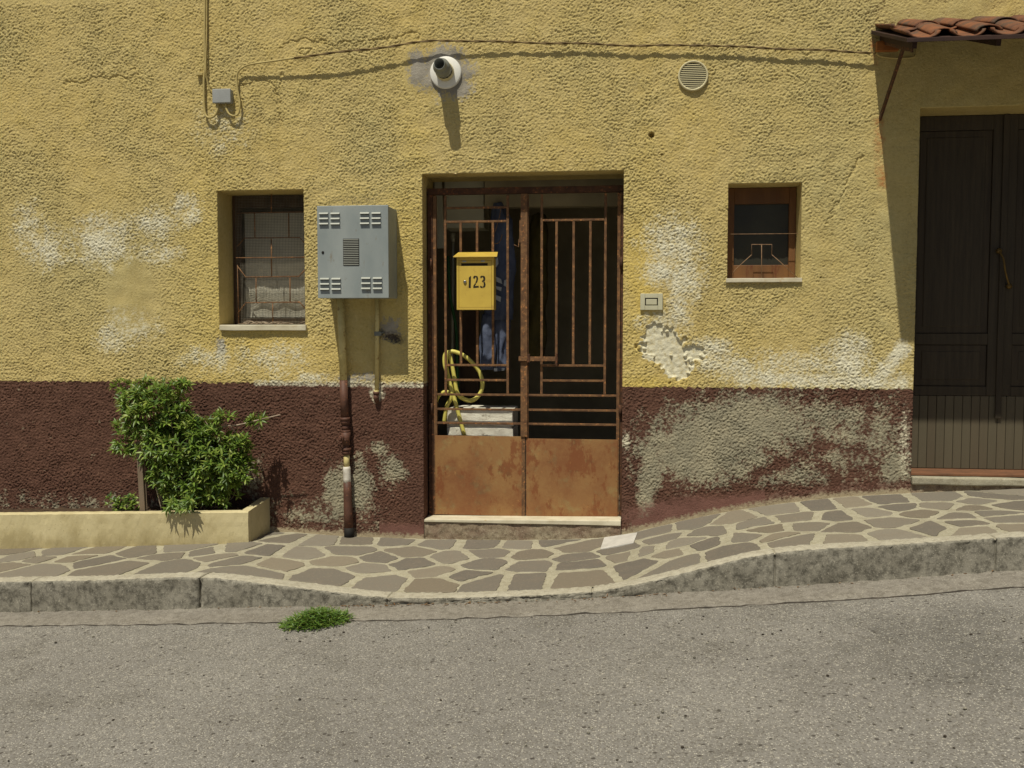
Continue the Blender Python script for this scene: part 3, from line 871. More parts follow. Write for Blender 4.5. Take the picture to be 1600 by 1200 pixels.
nU, nV = 24, 30
gv = []
for j in range(nV + 1):
    for i in range(nU + 1):
        u = i / nU; v = j / nV
        gv.append((wx0 + .06 + (wx1 - wx0 - .08) * u, .30 + .012 * math.sin(v * 17 + math.sin(u * 3)) * (1 - v) + .004 * math.sin(u * 20), wz0 + .05 + (wz1 - wz0 - .16) * v))
cl._add(gv, [(j * (nU + 1) + i, j * (nU + 1) + i + 1, (j + 1) * (nU + 1) + i + 1, (j + 1) * (nU + 1) + i) for j in range(nV) for i in range(nU)], smooth=True)
cl.build('curtain', M_BLIND, win)
bk = MB(); bk.box(OW[0] - .3, OW[1] + .3, .75, .78, OW[2] - .3, OW[3] + .3)
bk._add([(OW[0] - .0, .30, OW[2]), (OW[0] - .3, .75, OW[2] - .3), (OW[0] - .3, .75, OW[3] + .3), (OW[0], .30, OW[3])], [(0, 1, 2, 3)])
bk._add([(OW[1], .30, OW[2]), (OW[1] + .3, .75, OW[2] - .3), (OW[1] + .3, .75, OW[3] + .3), (OW[1], .30, OW[3])], [(0, 1, 2, 3)])
bk._add([(OW[0], .30, OW[3]), (OW[1], .30, OW[3]), (OW[1] + .3, .75, OW[3] + .3), (OW[0] - .3, .75, OW[3] + .3)], [(0, 1, 2, 3)])
bk._add([(OW[0], .30, OW[2]), (OW[1], .30, OW[2]), (OW[1] + .3, .75, OW[2] - .3), (OW[0] - .3, .75, OW[2] - .3)], [(0, 1, 2, 3)])
bk.build('window_back', M_ROOM, win)
ms = MB(); ym = .215; x = wx0 + .03
while x < wx1: ms.box(x - .0009, x + .0009, ym, ym + .001, wz0, wz1); x += .0105
z = wz0
while z < wz1: ms.box(wx0 + .03, wx1, ym + .0015, ym + .0025, z - .0009, z + .0009); z += .0105
ms.build('wire_mesh', M_MESHW, win)
gr = MB(); yg = .16


def Q(px, py, y): p = P(px, py, y); return (p.x, y, p.z)


def rod(mb, pts, r, y): mb.tube([Q(a, b_, y) for a, b_ in pts], r, 6)


R_ = .0042
for xx, ya, yb in ((398, 333, 371), (451, 333, 371), (424, 373, 432), (400, 434, 472), (453, 434, 472), (426, 474, 503)): rod(gr, [(xx, ya), (xx + .4, yb)], R_, yg)
for x_ in (424, ): rod(gr, [(x_, 303), (x_, 332)], R_, yg)
rod(gr, [(371, 333), (475, 331)], .003, yg)
rod(gr, [(371, 385), (382, 372), (468, 371), (476, 380)], .003, yg + .002)
rod(gr, [(371, 416), (384, 433), (467, 432), (477, 421)], .0045, yg)
rod(gr, [(371, 490), (384, 473), (468, 472), (477, 482)], .004, yg)
rod(gr, [(369, 403), (476, 402)], .004, yg - .012)
rod(gr, [(371, 414), (373, 505)], .003, yg)
gr.build('grille', M_RUST, win)
# dry stuff on the sill
dry = MB()
for k in range(26):
    a = rnd.uniform(wx0 + .05, wx1 - .03); y = rnd.uniform(.08, .2); L = rnd.uniform(.04, .12); t = rnd.uniform(-.4, .4)
    dry.tube(spline([(a, y, wz0 + .004), (a + L / 2 * math.cos(t), y + .01, wz0 + rnd.uniform(.008, .03)), (min(a + L, wx1 - .01), y + L * math.sin(t) * .4, wz0 + .006)], 4), .0013, 5)
tag(dry.build('dry_twigs', M_STEM), 'dry grey twigs and straw lying on the sill of the tall left window', 'twigs', kind='stuff')

# ---------------------------------------------------------------- right small window
sw = part_empty('window', house, ((OS[0] + OS[1]) / 2, 0, OS[2]), 'small recessed window with red-brown wooden frame and thin wire grille')
s2 = MB(); s2.box(X(1134.5, 438, -.02), X(1253.5, 438, -.02), -.022, .24, Z(1195, 441, -.02), Z(1195, 434.5, -.02), .003); s2.subdiv(4); s2.rough(.002, 25)
s2.build('sill', M_MARB, sw)
sf = .18
zb_ = OS[2] + .022
fr = MB()
a0, a1, c0, c1 = OS[0] + .002, OS[1] - .002, zb_, OS[3] - .002
xl_, xr_ = X(1147, 360, sf), X(1233, 360, sf); zb2, zt2 = Z(1195, 414, sf), Z(1195, 318, sf)
fr.box(a0, xl_, sf, sf + .05, c0, c1, .003); fr.box(xr_, a1, sf, sf + .05, c0, c1, .003)
fr.box(xl_, xr_, sf + .002, sf + .05, c0, zb2, .003); fr.box(xl_, xr_, sf + .002, sf + .05, zt2, c1, .003)
fr.build('frame', M_WOODR, sw)
MB().box(xl_, xr_, sf + .03, sf + .035, zb2, zt2).build('pane', M_GLASS, sw)
gr = MB(); yg = .10; r = .0026
rod(gr, [(1137, 366), (1247, 365)], r * .8, yg)
rod(gr, [(1190, 382), (1190, 435)], r, yg); rod(gr, [(1174.5, 398), (1174.5, 382), (1206, 382), (1206, 398)], r, yg)
rod(gr, [(1174.5, 398), (1150, 420), (1144, 428)], r, yg); rod(gr, [(1206, 398), (1222, 412), (1246, 434)], r, yg)
pass
gr.build('grille', M_WIRE, sw)

# ---------------------------------------------------------------- right wooden double door
dy = .235
dx0, dx1 = OR_[0] + .002, OR_[1] - .002
dz0 = Z(1430, 731, dy); dz1 = OR_[3] - .002
door = part_empty('front_door', house, ((dx0 + dx1) / 2, dy, dz0), 'dark weathered double wooden door under the tiled canopy')
fr = MB(); nP = 22; pw = (dx1 - dx0) / nP
bmv = MB()
tone = {}
low_z = Z(1450, 628, dy)
rt = random.Random(3)
fill = MB()
cols = []
def tbox(mb, *a, tone_=None, bev=.003):
    n0 = len(mb.bm.verts); mb.box(*a, bev); cols.extend([tone_ or (rt.random(), rt.random(), 0, 1)] * (len(mb.bm.verts) - n0))
for k in range(nP):                                                        # tongue-and-groove foot
    t = (rt.random(), rt.random() ** 2, 1, 1)
    tbox(fill, dx0 + k * pw + .0012, dx0 + (k + 1) * pw - .0012, dy, dy + .03, dz0, low_z + .04, tone_=t)
half = (dx0 + dx1) / 2
for xa, xb in ((dx0, half - .002), (half + .002, dx1)):
    t = (.2, .1, 0, 1); w_ = .07
    tbox(fill, xa, xa + w_, dy - .004, dy + .03, low_z + .042, dz1, tone_=t); tbox(fill, xb - w_, xb, dy - .004, dy + .03, low_z + .042, dz1, tone_=t)
    zz_ = [low_z + .042, low_z + .10, low_z + .36, low_z + .43, dz1 - .09, dz1]
    for i in (0, 2, 4): tbox(fill, xa + w_, xb - w_, dy - .003, dy + .03, zz_[i], zz_[i + 1], tone_=t)
    for i in (1, 3):
        tbox(fill, xa + w_ + .002, xb - w_ - .002, dy + .005, dy + .03, zz_[i] + .002, zz_[i + 1] - .002, tone_=(.1, .2, 0, 1))
        tbox(fill, xa + w_ + .04, xb - w_ - .04, dy + .001, dy + .02, zz_[i] + .04, zz_[i + 1] - .04, tone_=(.15, .1, 0, 1), bev=.006)
tbox(fill, half - .018, half + .018, dy - .016, dy - .0045, low_z - .10, dz1, tone_=(.1, .1, 0, 1))
do = fill.build('door_leaf', M_DOOR, door, recalc=True)
at = do.data.attributes.new('tone', 'FLOAT_COLOR', 'POINT'); at.data.foreach_set('color', np.array(cols, np.float32).ravel())
MB().box(dx0, dx1, dy + .035, dy + .05, dz0, dz1).build('door_back', M_DARK, door)
hd = MB(); hd.tube(spline([Q(1561, 392, dy - .03), Q(1568, 405, dy - .055), Q(1571, 425, dy - .055), Q(1577, 446, dy - .03)], 5), .006, 8)
for c in ((1561, 392), (1577, 447)): hd.lathe([(.0, -.012), (.013, -.01), (.018, 0), (.018, .004)], Q(c[0], c[1], dy - .006 - .02), seg=16)
hd.tube([Q(1561, 392, dy - .03), Q(1561, 392, dy)], .006, 8); hd.tube([Q(1577, 447, dy - .03), Q(1577, 447, dy)], .006, 8)
M_BRASS = M('tarnished_brass', srgb(120, 96, 48), srgb(92, 72, 38), 20, metal=.6, rough=.5, bump=0)
hd.build('handle', M_BRASS, door)
th = MB(); th.box(dx0, dx1, .03, .30, dz0 - .018, dz0 - .002, .003); th.build('threshold', M_TERRA, house)
th = MB(); th.box(dx0 - .0, dx1, -.02, .30, dz0 - .066, dz0 - .020, .008); th.subdiv(8); th.rough(.006, 18); th.build('doorstep_slab', M_MORT, house)
gzr = float(zwall(dx0 + .5))
th = rough_face(dx0, dx1, .0, gzr - .25, dz0 - .068, dz0 - .068); th.build('doorstep_base', M_STEP, house)

# ---------------------------------------------------------------- pavement, kerb, gutter, road
PX0, PX1 = -8.5, 7.0
xs = np.arange(PX0, PX1 + .001, .03)
ys = np.linspace(.06, YKB, 34)
Xg, Yg = np.meshgrid(xs, ys)
Zg = zpave(Xg, np.minimum(Yg, 0)) + samp(b3, Xg, Yg, res) * .0008 + samp(b5, Xg, Yg, res) * .0004
idx = np.arange(Xg.size).reshape(Xg.shape)
q = np.stack([idx[:-1, :-1], idx[1:, :-1], idx[1:, 1:], idx[:-1, 1:]], -1).reshape(-1, 4)
pv = [np.stack([Xg, Yg, Zg], -1).reshape(-1, 3)]
# crazy paving: cells around the stones' centres
seeds_px = []
A_ = [(90, 295), (30, 335), (290, 268), (430, 268), (210, 300), (370, 298), (200, 345), (480, 310), (620, 335), (720, 265), (880, 250), (820, 285), (880, 330), (1040, 265), (1165, 250), (1090, 290), (1190, 305), (1300, 258), (1240, 360), (1370, 325), (1440, 190), (1350, 175), (1520, 275)]
B_ = [(70, 195), (230, 200), (420, 200), (210, 250), (350, 280), (490, 255), (150, 300), (280, 335), (110, 365), (510, 310), (370, 395), (640, 215), (610, 350), (700, 280), (600, 405), (835, 215), (875, 262), (850, 310), (760, 370), (870, 395), (1050, 390), (1030, 215), (1175, 210), (1080, 272), (1080, 320), (1285, 230), (1290, 285), (1310, 310), (1290, 380), (1540, 265)]
C_ = [(30, 345), (170, 278), (305, 248), (180, 305), (100, 355), (370, 275), (260, 320), (460, 230), (220, 365), (350, 330), (540, 245), (510, 300), (440, 350), (120, 405), (250, 395), (660, 195), (710, 222), (610, 270), (650, 295), (750, 260), (700, 305), (810, 178), (870, 215), (930, 165), (910, 265), (900, 302), (1000, 200), (1065, 155), (1115, 183), (1080, 243), (1060, 287), (1270, 145), (1270, 178), (1210, 205), (1240, 260), (1425, 160), (1400, 187), (1340, 215), (1370, 250), (1420, 270), (1490, 140), (1460, 205), (1545, 175), (1550, 228), (1560, 262), (1560, 125)]
seeds_px += [(a * .3125, 780 + c * .3125) for a, c in A_] + [(480 + a * .325, 780 + c * .325) for a, c in B_] + [(960 + a * .4, 720 + c * .4) for a, c in C_]


def hit_pave(px, py):
    best = None
    for t in np.linspace(0, YKB, 60):
        p = P(px, py, t); e = abs(p.z - float(zpave(p.x, t)))
        if best is None or e < best[0]: best = (e, p.x, t)
    return best[1], best[2]


seeds = [hit_pave(*s_) for s_ in seeds_px]
lox, hix = min(s_[0] for s_ in seeds), max(s_[0] for s_ in seeds)
r3 = random.Random(11)
seeds = [s_ for i, s_ in enumerate(seeds) if all((s_[0] - t[0]) ** 2 + (s_[1] - t[1]) ** 2 > .003 for t in seeds[:i])]
for side in (0, 1):
    a, c = (PX0, lox - .15) if side == 0 else (hix + .15, PX1)
    for _ in range(1400):
        s_ = (r3.uniform(a, c), r3.uniform(YKB + .05, -.05))
        if all((s_[0] - t[0]) ** 2 / 1.6 + (s_[1] - t[1]) ** 2 > .024 for t in seeds): seeds.append(s_)


def clip_poly(poly, nx, ny, c):
    out = []
    for i in range(len(poly)):
        p, q_ = poly[i], poly[(i + 1) % len(poly)]
        dp = p[0] * nx + p[1] * ny - c; dq = q_[0] * nx + q_[1] * ny - c
        if dp <= 0: out.append(p)
        if dp * dq < 0:
            t = dp / (dp - dq); out.append((p[0] + (q_[0] - p[0]) * t, p[1] + (q_[1] - p[1]) * t))
    return out


plate_c = hit_pave(968, 849)
sv, sf_, st_ = [], [], []
from mathutils import noise as mn
for i, s_ in enumerate(seeds):
    if (s_[0] - plate_c[0]) ** 2 / 3 + (s_[1] - plate_c[1]) ** 2 < .006: continue
    poly = [(s_[0] - .5, YKB + .012), (s_[0] + .5, YKB + .012), (s_[0] + .5, -.025), (s_[0] - .5, -.025)]
    for j, t in enumerate(seeds):
        if i == j: continue
        ddx, ddy = t[0] - s_[0], t[1] - s_[1]; D = math.hypot(ddx, ddy)
        if D > 1.1: continue
        gap = .013 + .020 * ((hash((min(i, j), max(i, j))) % 97) / 97)
        nx_, ny_ = ddx / D, ddy / D
        poly = clip_poly(poly, nx_, ny_, (s_[0] + t[0]) / 2 * nx_ + (s_[1] + t[1]) / 2 * ny_ - gap)
        if len(poly) < 3: break
    if len(poly) < 3: continue
    # keep clear of the marble cover
    # roughen outline
    poly = [p for k, p in enumerate(poly) if math.hypot(p[0] - poly[k - 1][0], p[1] - poly[k - 1][1]) > .03]
    if len(poly) < 3: continue
    poly = [(p[0] + r3.uniform(-.012, .012), p[1] + r3.uniform(-.012, .012)) for p in poly]
    out = []
    for k in range(len(poly)):
        p, q_ = poly[k], poly[(k + 1) % len(poly)]; L = math.hypot(q_[0] - p[0], q_[1] - p[1]); n = max(1, int(L / .018))
        for m_ in range(n):
            t = m_ / n; out.append((p[0] + (q_[0] - p[0]) * t, p[1] + (q_[1] - p[1]) * t))
    if len(out) < 4: continue
    o2 = []
    nn = len(out)
    for k in range(nn):                                              # slight corner rounding + chipped edge
        p = [(out[(k - 1) % nn][c_] + 2 * out[k][c_] + out[(k + 1) % nn][c_]) / 4 for c_ in (0, 1)]
        v = mn.noise_vector(Vector((p[0] * 22, p[1] * 22, i * 3.1))) * .010 + mn.noise_vector(Vector((p[0] * 80, p[1] * 80, i * 1.7))) * .005
        o2.append((p[0] + v.x, p[1] + v.y))
    cx_ = sum(p[0] for p in o2) / nn; cy_ = sum(p[1] for p in o2) / nn
    tn = (r3.random() ** 1.2, max(0, r3.random() * 1.6 - .8), 0, 1)
    lift = r3.uniform(.0028, .0048); b0 = len(sv)
    for ring, hgt in ((1.0, -.006), (1.0, lift - .002), (.97, lift)):
        for p in o2:
            a = cx_ + (p[0] - cx_) * ring; c = cy_ + (p[1] - cy_) * ring
            sv.append((a, c, float(zpave(a, c)) + hgt + mn.noise(Vector((a * 14, c * 14, 0))) * .0005)); st_.append(tn)
    sv.append((cx_, cy_, float(zpave(cx_, cy_)) + lift)); st_.append(tn)
    for rg in (0, 1):
        for k in range(nn):
            sf_.append((b0 + rg * nn + k, b0 + rg * nn + (k + 1) % nn, b0 + (rg + 1) * nn + (k + 1) % nn, b0 + (rg + 1) * nn + k))
    for k in range(nn): sf_.append((b0 + 2 * nn + k, b0 + 2 * nn + (k + 1) % nn, b0 + 3 * nn))
me = bpy.data.meshes.new('pavement')
base_n = len(pv[0])
allv = pv[0].tolist() + sv
me.from_pydata(allv, [], [tuple(f) for f in q.tolist()] + [tuple(i + base_n for i in f) for f in sf_])
at = me.attributes.new('tone', 'FLOAT_COLOR', 'POINT'); at.data.foreach_set('color', np.array([(0, 0, 0, 1)] * base_n + st_, np.float32).ravel())
me.materials.append(M_MORT); me.materials.append(M_STONE)
mi = np.zeros(len(me.polygons), np.int32); mi[len(q):] = 1; me.polygons.foreach_set('material_index', mi)
bmx = bmesh.new(); bmx.from_mesh(me); bmesh.ops.recalc_face_normals(bmx, faces=[f for f in bmx.faces if f.material_index == 1])
bmx.to_mesh(me); bmx.free()
pave = bpy.data.objects.new('pavement', me); COL.objects.link(pave); pave['kind'] = 'structure'

# kerb
xs = np.arange(PX0, PX1, .012)
xs = np.unique(np.concatenate([xs] + [j_ + np.array([-.010, -.005, -.003, 0, .003, .005, .010]) for j_ in [X(48, 930, YK), X(311, 925, YK), X(605, 945, YK), X(925, 925, YK), X(1211, 890, YK), X(1556, 870, YK)]]))
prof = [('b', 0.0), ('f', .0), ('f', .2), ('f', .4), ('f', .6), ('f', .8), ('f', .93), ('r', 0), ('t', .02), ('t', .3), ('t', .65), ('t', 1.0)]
V = []; joints = [X(48, 930, YK), X(311, 925, YK), X(605, 945, YK), X(925, 925, YK), X(1211, 890, YK), X(1556, 870, YK), X(48, 930, YK) - 1.0, X(48, 930, YK) - 2, X(1556) + 1.0, X(1556) + 2]
kzt = zkerb(xs); kzb = np.minimum(zbot(xs), kzt - .02)
jd = np.min(np.abs(xs[:, None] - np.array(joints)[None, :]), 1)
jd2 = np.clip(1.3 - jd / .0042, 0, 1)
big_crack = np.clip(1 - np.abs(xs - joints[1]) / .02, 0, 1)
for kind_, t in prof:
    if kind_ == 'b': yy = np.full_like(xs, YK); zz = kzb - .25
    elif kind_ == 'f': yy = np.full_like(xs, YK) + .004 * t; zz = kzb + (kzt - kzb) * t
    elif kind_ == 'r': yy = np.full_like(xs, YK + .006); zz = kzt - .002
    else: yy = YK + .012 + (YKB - YK - .012) * t; yy = np.full_like(xs, yy); zz = kzt + 0.0 + .004 * math.sin(t * 3.1)
    n1 = samp(b5, xs, xs * 0 + t * .12 + (2 if kind_ == 't' else 1), res); n2 = samp(b3, xs, xs * 0 + t * .2 + 1.5, res); n0 = samp(b1, xs, xs * 0 + t * .12 + (2 if kind_ == 't' else 1), res)
    if kind_ in 'fr': yy = yy + n1 * .0018 + n2 * .0018 + n0 * .0012 + jd2 * .014 + big_crack * .012 * (1 + n0)
    if kind_ in 'rt': zz = zz + n1 * .0012 + n0 * .0008 - jd2 * .010 - big_crack * .008
    V.append(np.stack([xs, yy, zz], -1))
V = np.array(V); nk, nx_ = V.shape[:2]; idx = np.arange(nk * nx_).reshape(nk, nx_)
q = np.stack([idx[:-1, :-1], idx[:-1, 1:], idx[1:, 1:], idx[1:, :-1]], -1)
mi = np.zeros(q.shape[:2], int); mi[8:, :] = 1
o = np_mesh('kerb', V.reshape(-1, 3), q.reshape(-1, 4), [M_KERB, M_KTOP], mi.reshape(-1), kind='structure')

# gutter strip
ys = np.array([YK + .02, YK - .0, YK - .04, YK - .10, YK - .15, YG + .020, YG + .016, YG - .004])
Xg, Yg = np.meshgrid(np.arange(PX0, PX1, .03), ys)
t = np.clip((Yg - YK) / (YG - YK), 0, 1)
Zg = np.minimum(zbot(Xg), zkerb(Xg) - .015) * (1 - t) + zjoint(Xg) * t + samp(b3, Xg, Yg, res) * .002
Zg[-1] -= .03; Zg[-2] -= .004; Yg = Yg.copy(); Yg[-2:] += samp(b5, Xg[-2:], Xg[-2:] * 0 + 3.5, res) * .0025; Yg[-3] += .004
idx = np.arange(Xg.size).reshape(Xg.shape); q = np.stack([idx[:-1, :-1], idx[1:, :-1], idx[1:, 1:], idx[:-1, 1:]], -1).reshape(-1, 4)
gmi = np.zeros((len(ys) - 1, Xg.shape[1] - 1), int); gmi[-1:] = 1
np_mesh('road_gutter', np.stack([Xg, Yg, Zg], -1).reshape(-1, 3), q, [M_GUT, M_DIRT], gmi.reshape(-1), kind='structure')
# road
SL = (jz[-2] - jz[1]) / (jx[-2] - jx[1])
rxs = np.concatenate([np.linspace(-60, PX0, 20)[:-1], np.arange(PX0, PX1, .04), np.linspace(PX1, 60, 20)])
rys = np.concatenate([[YG + .006, YG - .002, YG - .010], np.linspace(YG - .05, -7, 110), np.linspace(-7.5, -60, 24)])
Xg, Yg = np.meshgrid(rxs, rys)
jline = np.where(rxs < PX0, zjoint(PX0) + (rxs - PX0) * SL, np.where(rxs > PX1, zjoint(PX1) + (rxs - PX1) * SL, zjoint(rxs)))
lin = zjoint(-1.0) + (rxs + 1.0) * SL
tt = np.clip((YG - rys) / 1.5, 0, 1)[:, None]
edge = np.zeros(len(rys)); edge[0] = -.04; edge[1] = -.002
Zg = jline[None, :] * (1 - tt) + lin[None, :] * tt + samp(b4, Xg, Yg, res) * .004 * tt + samp(b3, Xg, Yg, res) * .0016 + edge[:, None]
Yg2 = Yg.copy(); Yg2[1:3] += samp(b5, Xg[1:3], Xg[1:3] * 0 + 3, res) * .0030 - .001
idx = np.arange(Xg.size).reshape(Xg.shape); q = np.stack([idx[:-1, :-1], idx[1:, :-1], idx[1:, 1:], idx[:-1, 1:]], -1).reshape(-1, 4)
np_mesh('road', np.stack([Xg, Yg2, Zg], -1).reshape(-1, 3), q, M_ASPH, kind='structure')
# open ground behind and beside the house, far below everything seen
def zroad(x, y):
    t = min(1, max(0, (YG - y) / 1.5)); return float(zjoint(x)) * (1 - t) + (float(zjoint(-1.0)) + (x + 1) * SL) * t
M_EARTH = M('dry_earth', srgb(140, 124, 92), srgb(112, 100, 70), 2, bump=.5)
g = MB(); g._add([(-60, .2, zroad(-8, -2) - 4.6), (PX0, .2, zroad(-8, -2) - .3), (PX1, .2, .4), (60, .2, 4.4), (60, 60, 4.4), (PX1, 60, .4), (PX0, 60, zroad(-8, -2) - .3), (-60, 60, zroad(-8, -2) - 4.6)],
               [(0, 1, 6, 7), (1, 2, 5, 6), (2, 3, 4, 5)]); g.build('ground', M_EARTH, kind='structure')

# marble access cover in the pavement
cv = MB(); cc = [hit_pave(*p) for p in ((938, 860), (990, 850), (996, 834), (944, 842))]
b0 = [(a, c, float(zpave(a, c)) - .01) for a, c in cc] + [(a, c, float(zpave(a, c)) + .010) for a, c in cc]
cv.hexa(b0, bev=.002)
lid = thing('access_cover', 'small white stone cover set in the crazy paving beside the doorstep', 'access cover', b0[0])
cv.build('lid', M_COVER, lid)
hl = MB()
for px in (963.5, 969): a, c = hit_pave(px, 846.5); hl.lathe([(0, .0125), (.009, .0125), (.009, .008)], (a, c, float(zpave(a, c))), 'Z', 10)
hl.build('lifting_hole', M_DARK, lid)

# ---------------------------------------------------------------- planter
PD = .38
xr = X(388, 825, -PD); xl2 = -6.0
ztp = Z(388, 799.5, -PD)
ztl = Z(0, 803, -PD)
plr = thing('planter', 'long low pale yellow concrete planter against the brown plinth', 'planter', (xr - 1, -PD / 2, ztp - .25))
b = MB(); n = 60
pr = []
for k in range(n + 1):
    x = xl2 + (xr - xl2) * k / n
    zt = ztp + (ztl - ztp) * min(1, max(0, (xr - x) / (xr - X(0, 803, -PD)))); zb = float(zpave(x, -PD)) - .05
    pr.append([(x, -PD, zb), (x, -PD, zb + (zt - zb) * .5), (x, -PD, zt - .006), (x, -PD + .006, zt), (x, -PD + .055, zt), (x, -PD + .06, zt - .006), (x, -PD + .06, zt - .12)])
for i in range(n):
    for j in range(6): b._add([pr[i][j], pr[i + 1][j], pr[i + 1][j + 1], pr[i][j + 1]], [(0, 1, 2, 3)], smooth=False)
xe = X(421, 800, -.01)
e0 = [(xr, -PD, pr[-1][0][2]), (xe, -.002, float(zpave(xe, 0)) - .05), (xe - .06, -.002, float(zpave(xe, 0)) - .05), (xr - .06, -PD + .06, pr[-1][0][2])]
e1 = [(xr, -PD, ztp), (xe, -.002, ztp + .02), (xe - .06, -.002, ztp + .02), (xr - .06, -PD + .06, ztp)]
b.hexa(e0 + e1)
bmesh.ops.remove_doubles(b.bm, verts=b.bm.verts[:], dist=.0005)
b.subdiv(3); b.rough(.0022, 20); b.rough(.0012, 70)
b.build('trough', M_PLANT, plr)
b = MB(); gv = []
nx2, ny2 = 200, 12
for j in range(ny2 + 1):
    for i in range(nx2 + 1):
        x = xl2 + (xr - .03 - xl2) * i / nx2; y = -PD + .055 + (PD - .06) * j / ny2
        gv.append((x, y, ztp - .035 + min(0, ztl - ztp) * min(1.6, max(0, (xr - x) / (xr - X(0, 803, -PD)))) + mn.noise(Vector((x * 12, y * 12, 0))) * .014 + mn.noise(Vector((x * 40, y * 40, 0))) * .006))
b._add(gv, [(j * (nx2 + 1) + i, j * (nx2 + 1) + i + 1, (j + 1) * (nx2 + 1) + i + 1, (j + 1) * (nx2 + 1) + i) for j in range(ny2) for i in range(nx2)], smooth=True)
b.build('soil', M_SOIL, plr)


# ---------------------------------------------------------------- foliage
class Leaves:
    def __init__(s): s.v = []; s.f = []; s.t = []

    def leaf(s, p, d, nrm, L, W, droop=.3, tone=None):
        p = Vector(p); d = Vector(d).normalized(); sd = d.cross(Vector(nrm))
        if sd.length < 1e-3: sd = d.orthogonal()
        sd.normalize(); up = sd.cross(d).normalized()
        b0 = len(s.v)
        for t, w_ in ((0, .08), (.35, 1.0), (.7, .72), (1, .02)):
            c = p + d * L * t - up * (droop * L * t * t) * .6
            fold = up * (W * .22 * w_)
            s.v += [c - sd * W * .5 * w_ + fold, c, c + sd * W * .5 * w_ + fold]
        for k in range(3):
            a = b0 + k * 3
            s.f += [(a, a + 1, a + 4, a + 3), (a + 1, a + 2, a + 5, a + 4)]
        tn = tone or (rnd.random(), max(0, rnd.random() * 2 - 1.3), 0, 1)
        s.t += [tn] * 12

    def build(s, name, mat, parent=None, **kw):
        if parent is not None: org = ORG[parent]
        else:
            a = np.array([tuple(v) for v in s.v]); org = Vector(((a[:, 0].min() + a[:, 0].max()) / 2, (a[:, 1].min() + a[:, 1].max()) / 2, a[:, 2].min()))
        V = np.array([tuple(v) for v in s.v]) - np.array(org)
        o = np_mesh(name, V, np.array(s.f), mat, attrs={'tone': np.array(s.t)}, parent=parent)
        if parent is None: o.location = org
        ORG[o] = org
        return o


def whorl(Ls, p, axis, n, L, W, droop=.35, spread=(.35, 1.1)):
    axis = Vector(axis).normalized(); e1 = axis.orthogonal().normalized(); e2 = axis.cross(e1)
    a0 = rnd.random() * 6.28
    for k in range(n):
        t = a0 + 2 * math.pi * k / n + rnd.uniform(-.3, .3); e = rnd.uniform(*spread)
        d = axis * math.cos(e) + (e1 * math.cos(t) + e2 * math.sin(t)) * math.sin(e)
        Ls.leaf(p, d, axis + Vector((0, 0, .6)), L * rnd.uniform(.7, 1.15), W * rnd.uniform(.8, 1.15), droop)


shrub_y = -.23
sb = P(285, 800, shrub_y)
shrub = thing('shrub', 'bushy bright green shrub growing in the yellow planter', 'shrub', (sb.x, sb.y, ztp - .03))
Ls = Leaves(); st = MB()
blobs = [(235, 636, 46, 42, 260), (205, 618, 26, 26, 40), (262, 622, 36, 26, 80), (290, 700, 62, 44, 330), (345, 728, 46, 40, 230), (250, 690, 42, 42, 160), (325, 672, 38, 20, 50), (372, 700, 20, 28, 50), (300, 752, 72, 32, 260), (270, 730, 40, 40, 120),
         (190, 680, 15, 22, 22), (196, 700, 18, 14, 18), (403, 655, 13, 13, 22), (352, 652, 15, 10, 12), (375, 668, 13, 8, 9), (190, 603, 14, 10, 10), (286, 603, 10, 14, 14), (245, 735, 16, 26, 26), (378, 735, 20, 24, 60), (320, 775, 60, 18, 70), (272, 658, 32, 28, 130), (305, 672, 26, 20, 70), (403, 655, 12, 14, 34), (220, 660, 26, 26, 70)]
for bx_, by_, rx1_, ry1_, n in blobs:
    c = P(bx_, by_, shrub_y)
    rx2, rz2 = rx1_ / 257, ry1_ / 257; ry2 = min(.17, max(.03, .75 * min(rx2, rz2) + .02))
    for k in range(int(n * 1.5)):
        v = Vector((rnd.gauss(0, 1), rnd.gauss(0, 1), rnd.gauss(0, 1))).normalized() * rnd.uniform(.55, 1.08)
        p = Vector((c.x + v.x * rx2, c.y + v.y * ry2, c.z + v.z * rz2))
        if p.y > -.02: p.y = -.02 - rnd.random() * .03
        if mn.noise(p * 13) < -.06 - .15 * (by_ > 725): continue
        ax = Vector((v.x * .7, v.y * .8 - .25, v.z * .6 + .5))
        whorl(Ls, p, ax, rnd.choice((4, 5, 5, 6)), .052, .0145, .5)
        if k % 5 == 0:
            st.tube(spline([p, p - ax.normalized() * .05 + Vector((0, 0, -.02)), Vector((c.x, c.y, c.z)) * .5 + p * .5 + Vector((0, 0, -.05))], 3), .0016, 5)
for k in range(26):
    p = Vector(Q(282 + rnd.uniform(-22, 22), 792 + rnd.uniform(-12, 6), -.385 + rnd.uniform(-.05, .02)))
    whorl(Ls, p, (rnd.uniform(-.3, .3), -.7, .2), 5, .05, .0135, .8)
for a in ((235, 640), (262, 622), (205, 615), (290, 690), (350, 715), (250, 700), (330, 668), (370, 735), (310, 745)):
    t = P(a[0], a[1], shrub_y + rnd.uniform(-.06, .06)); s_ = Vector((sb.x + (t.x - sb.x) * .4 + rnd.uniform(-.06, .06), shrub_y + rnd.uniform(-.05, .05), ztp - .03))
    st.tube(spline([s_, s_.lerp(t, .4) + Vector((rnd.uniform(-.03, .03), rnd.uniform(-.04, .04), .03)), s_.lerp(t, .75) + Vector((rnd.uniform(-.02, .02), 0, .02)), t], 5), [.006 - .0035 * i / 15 for i in range(16)], 6)
st.tube(spline([P(318, 690, -.2), P(345, 668, -.22), P(372, 664, -.24), P(405, 656, -.26), P(438, 648, -.27)], 5), [.006 - .002 * i / 20 for i in range(21)], 6)
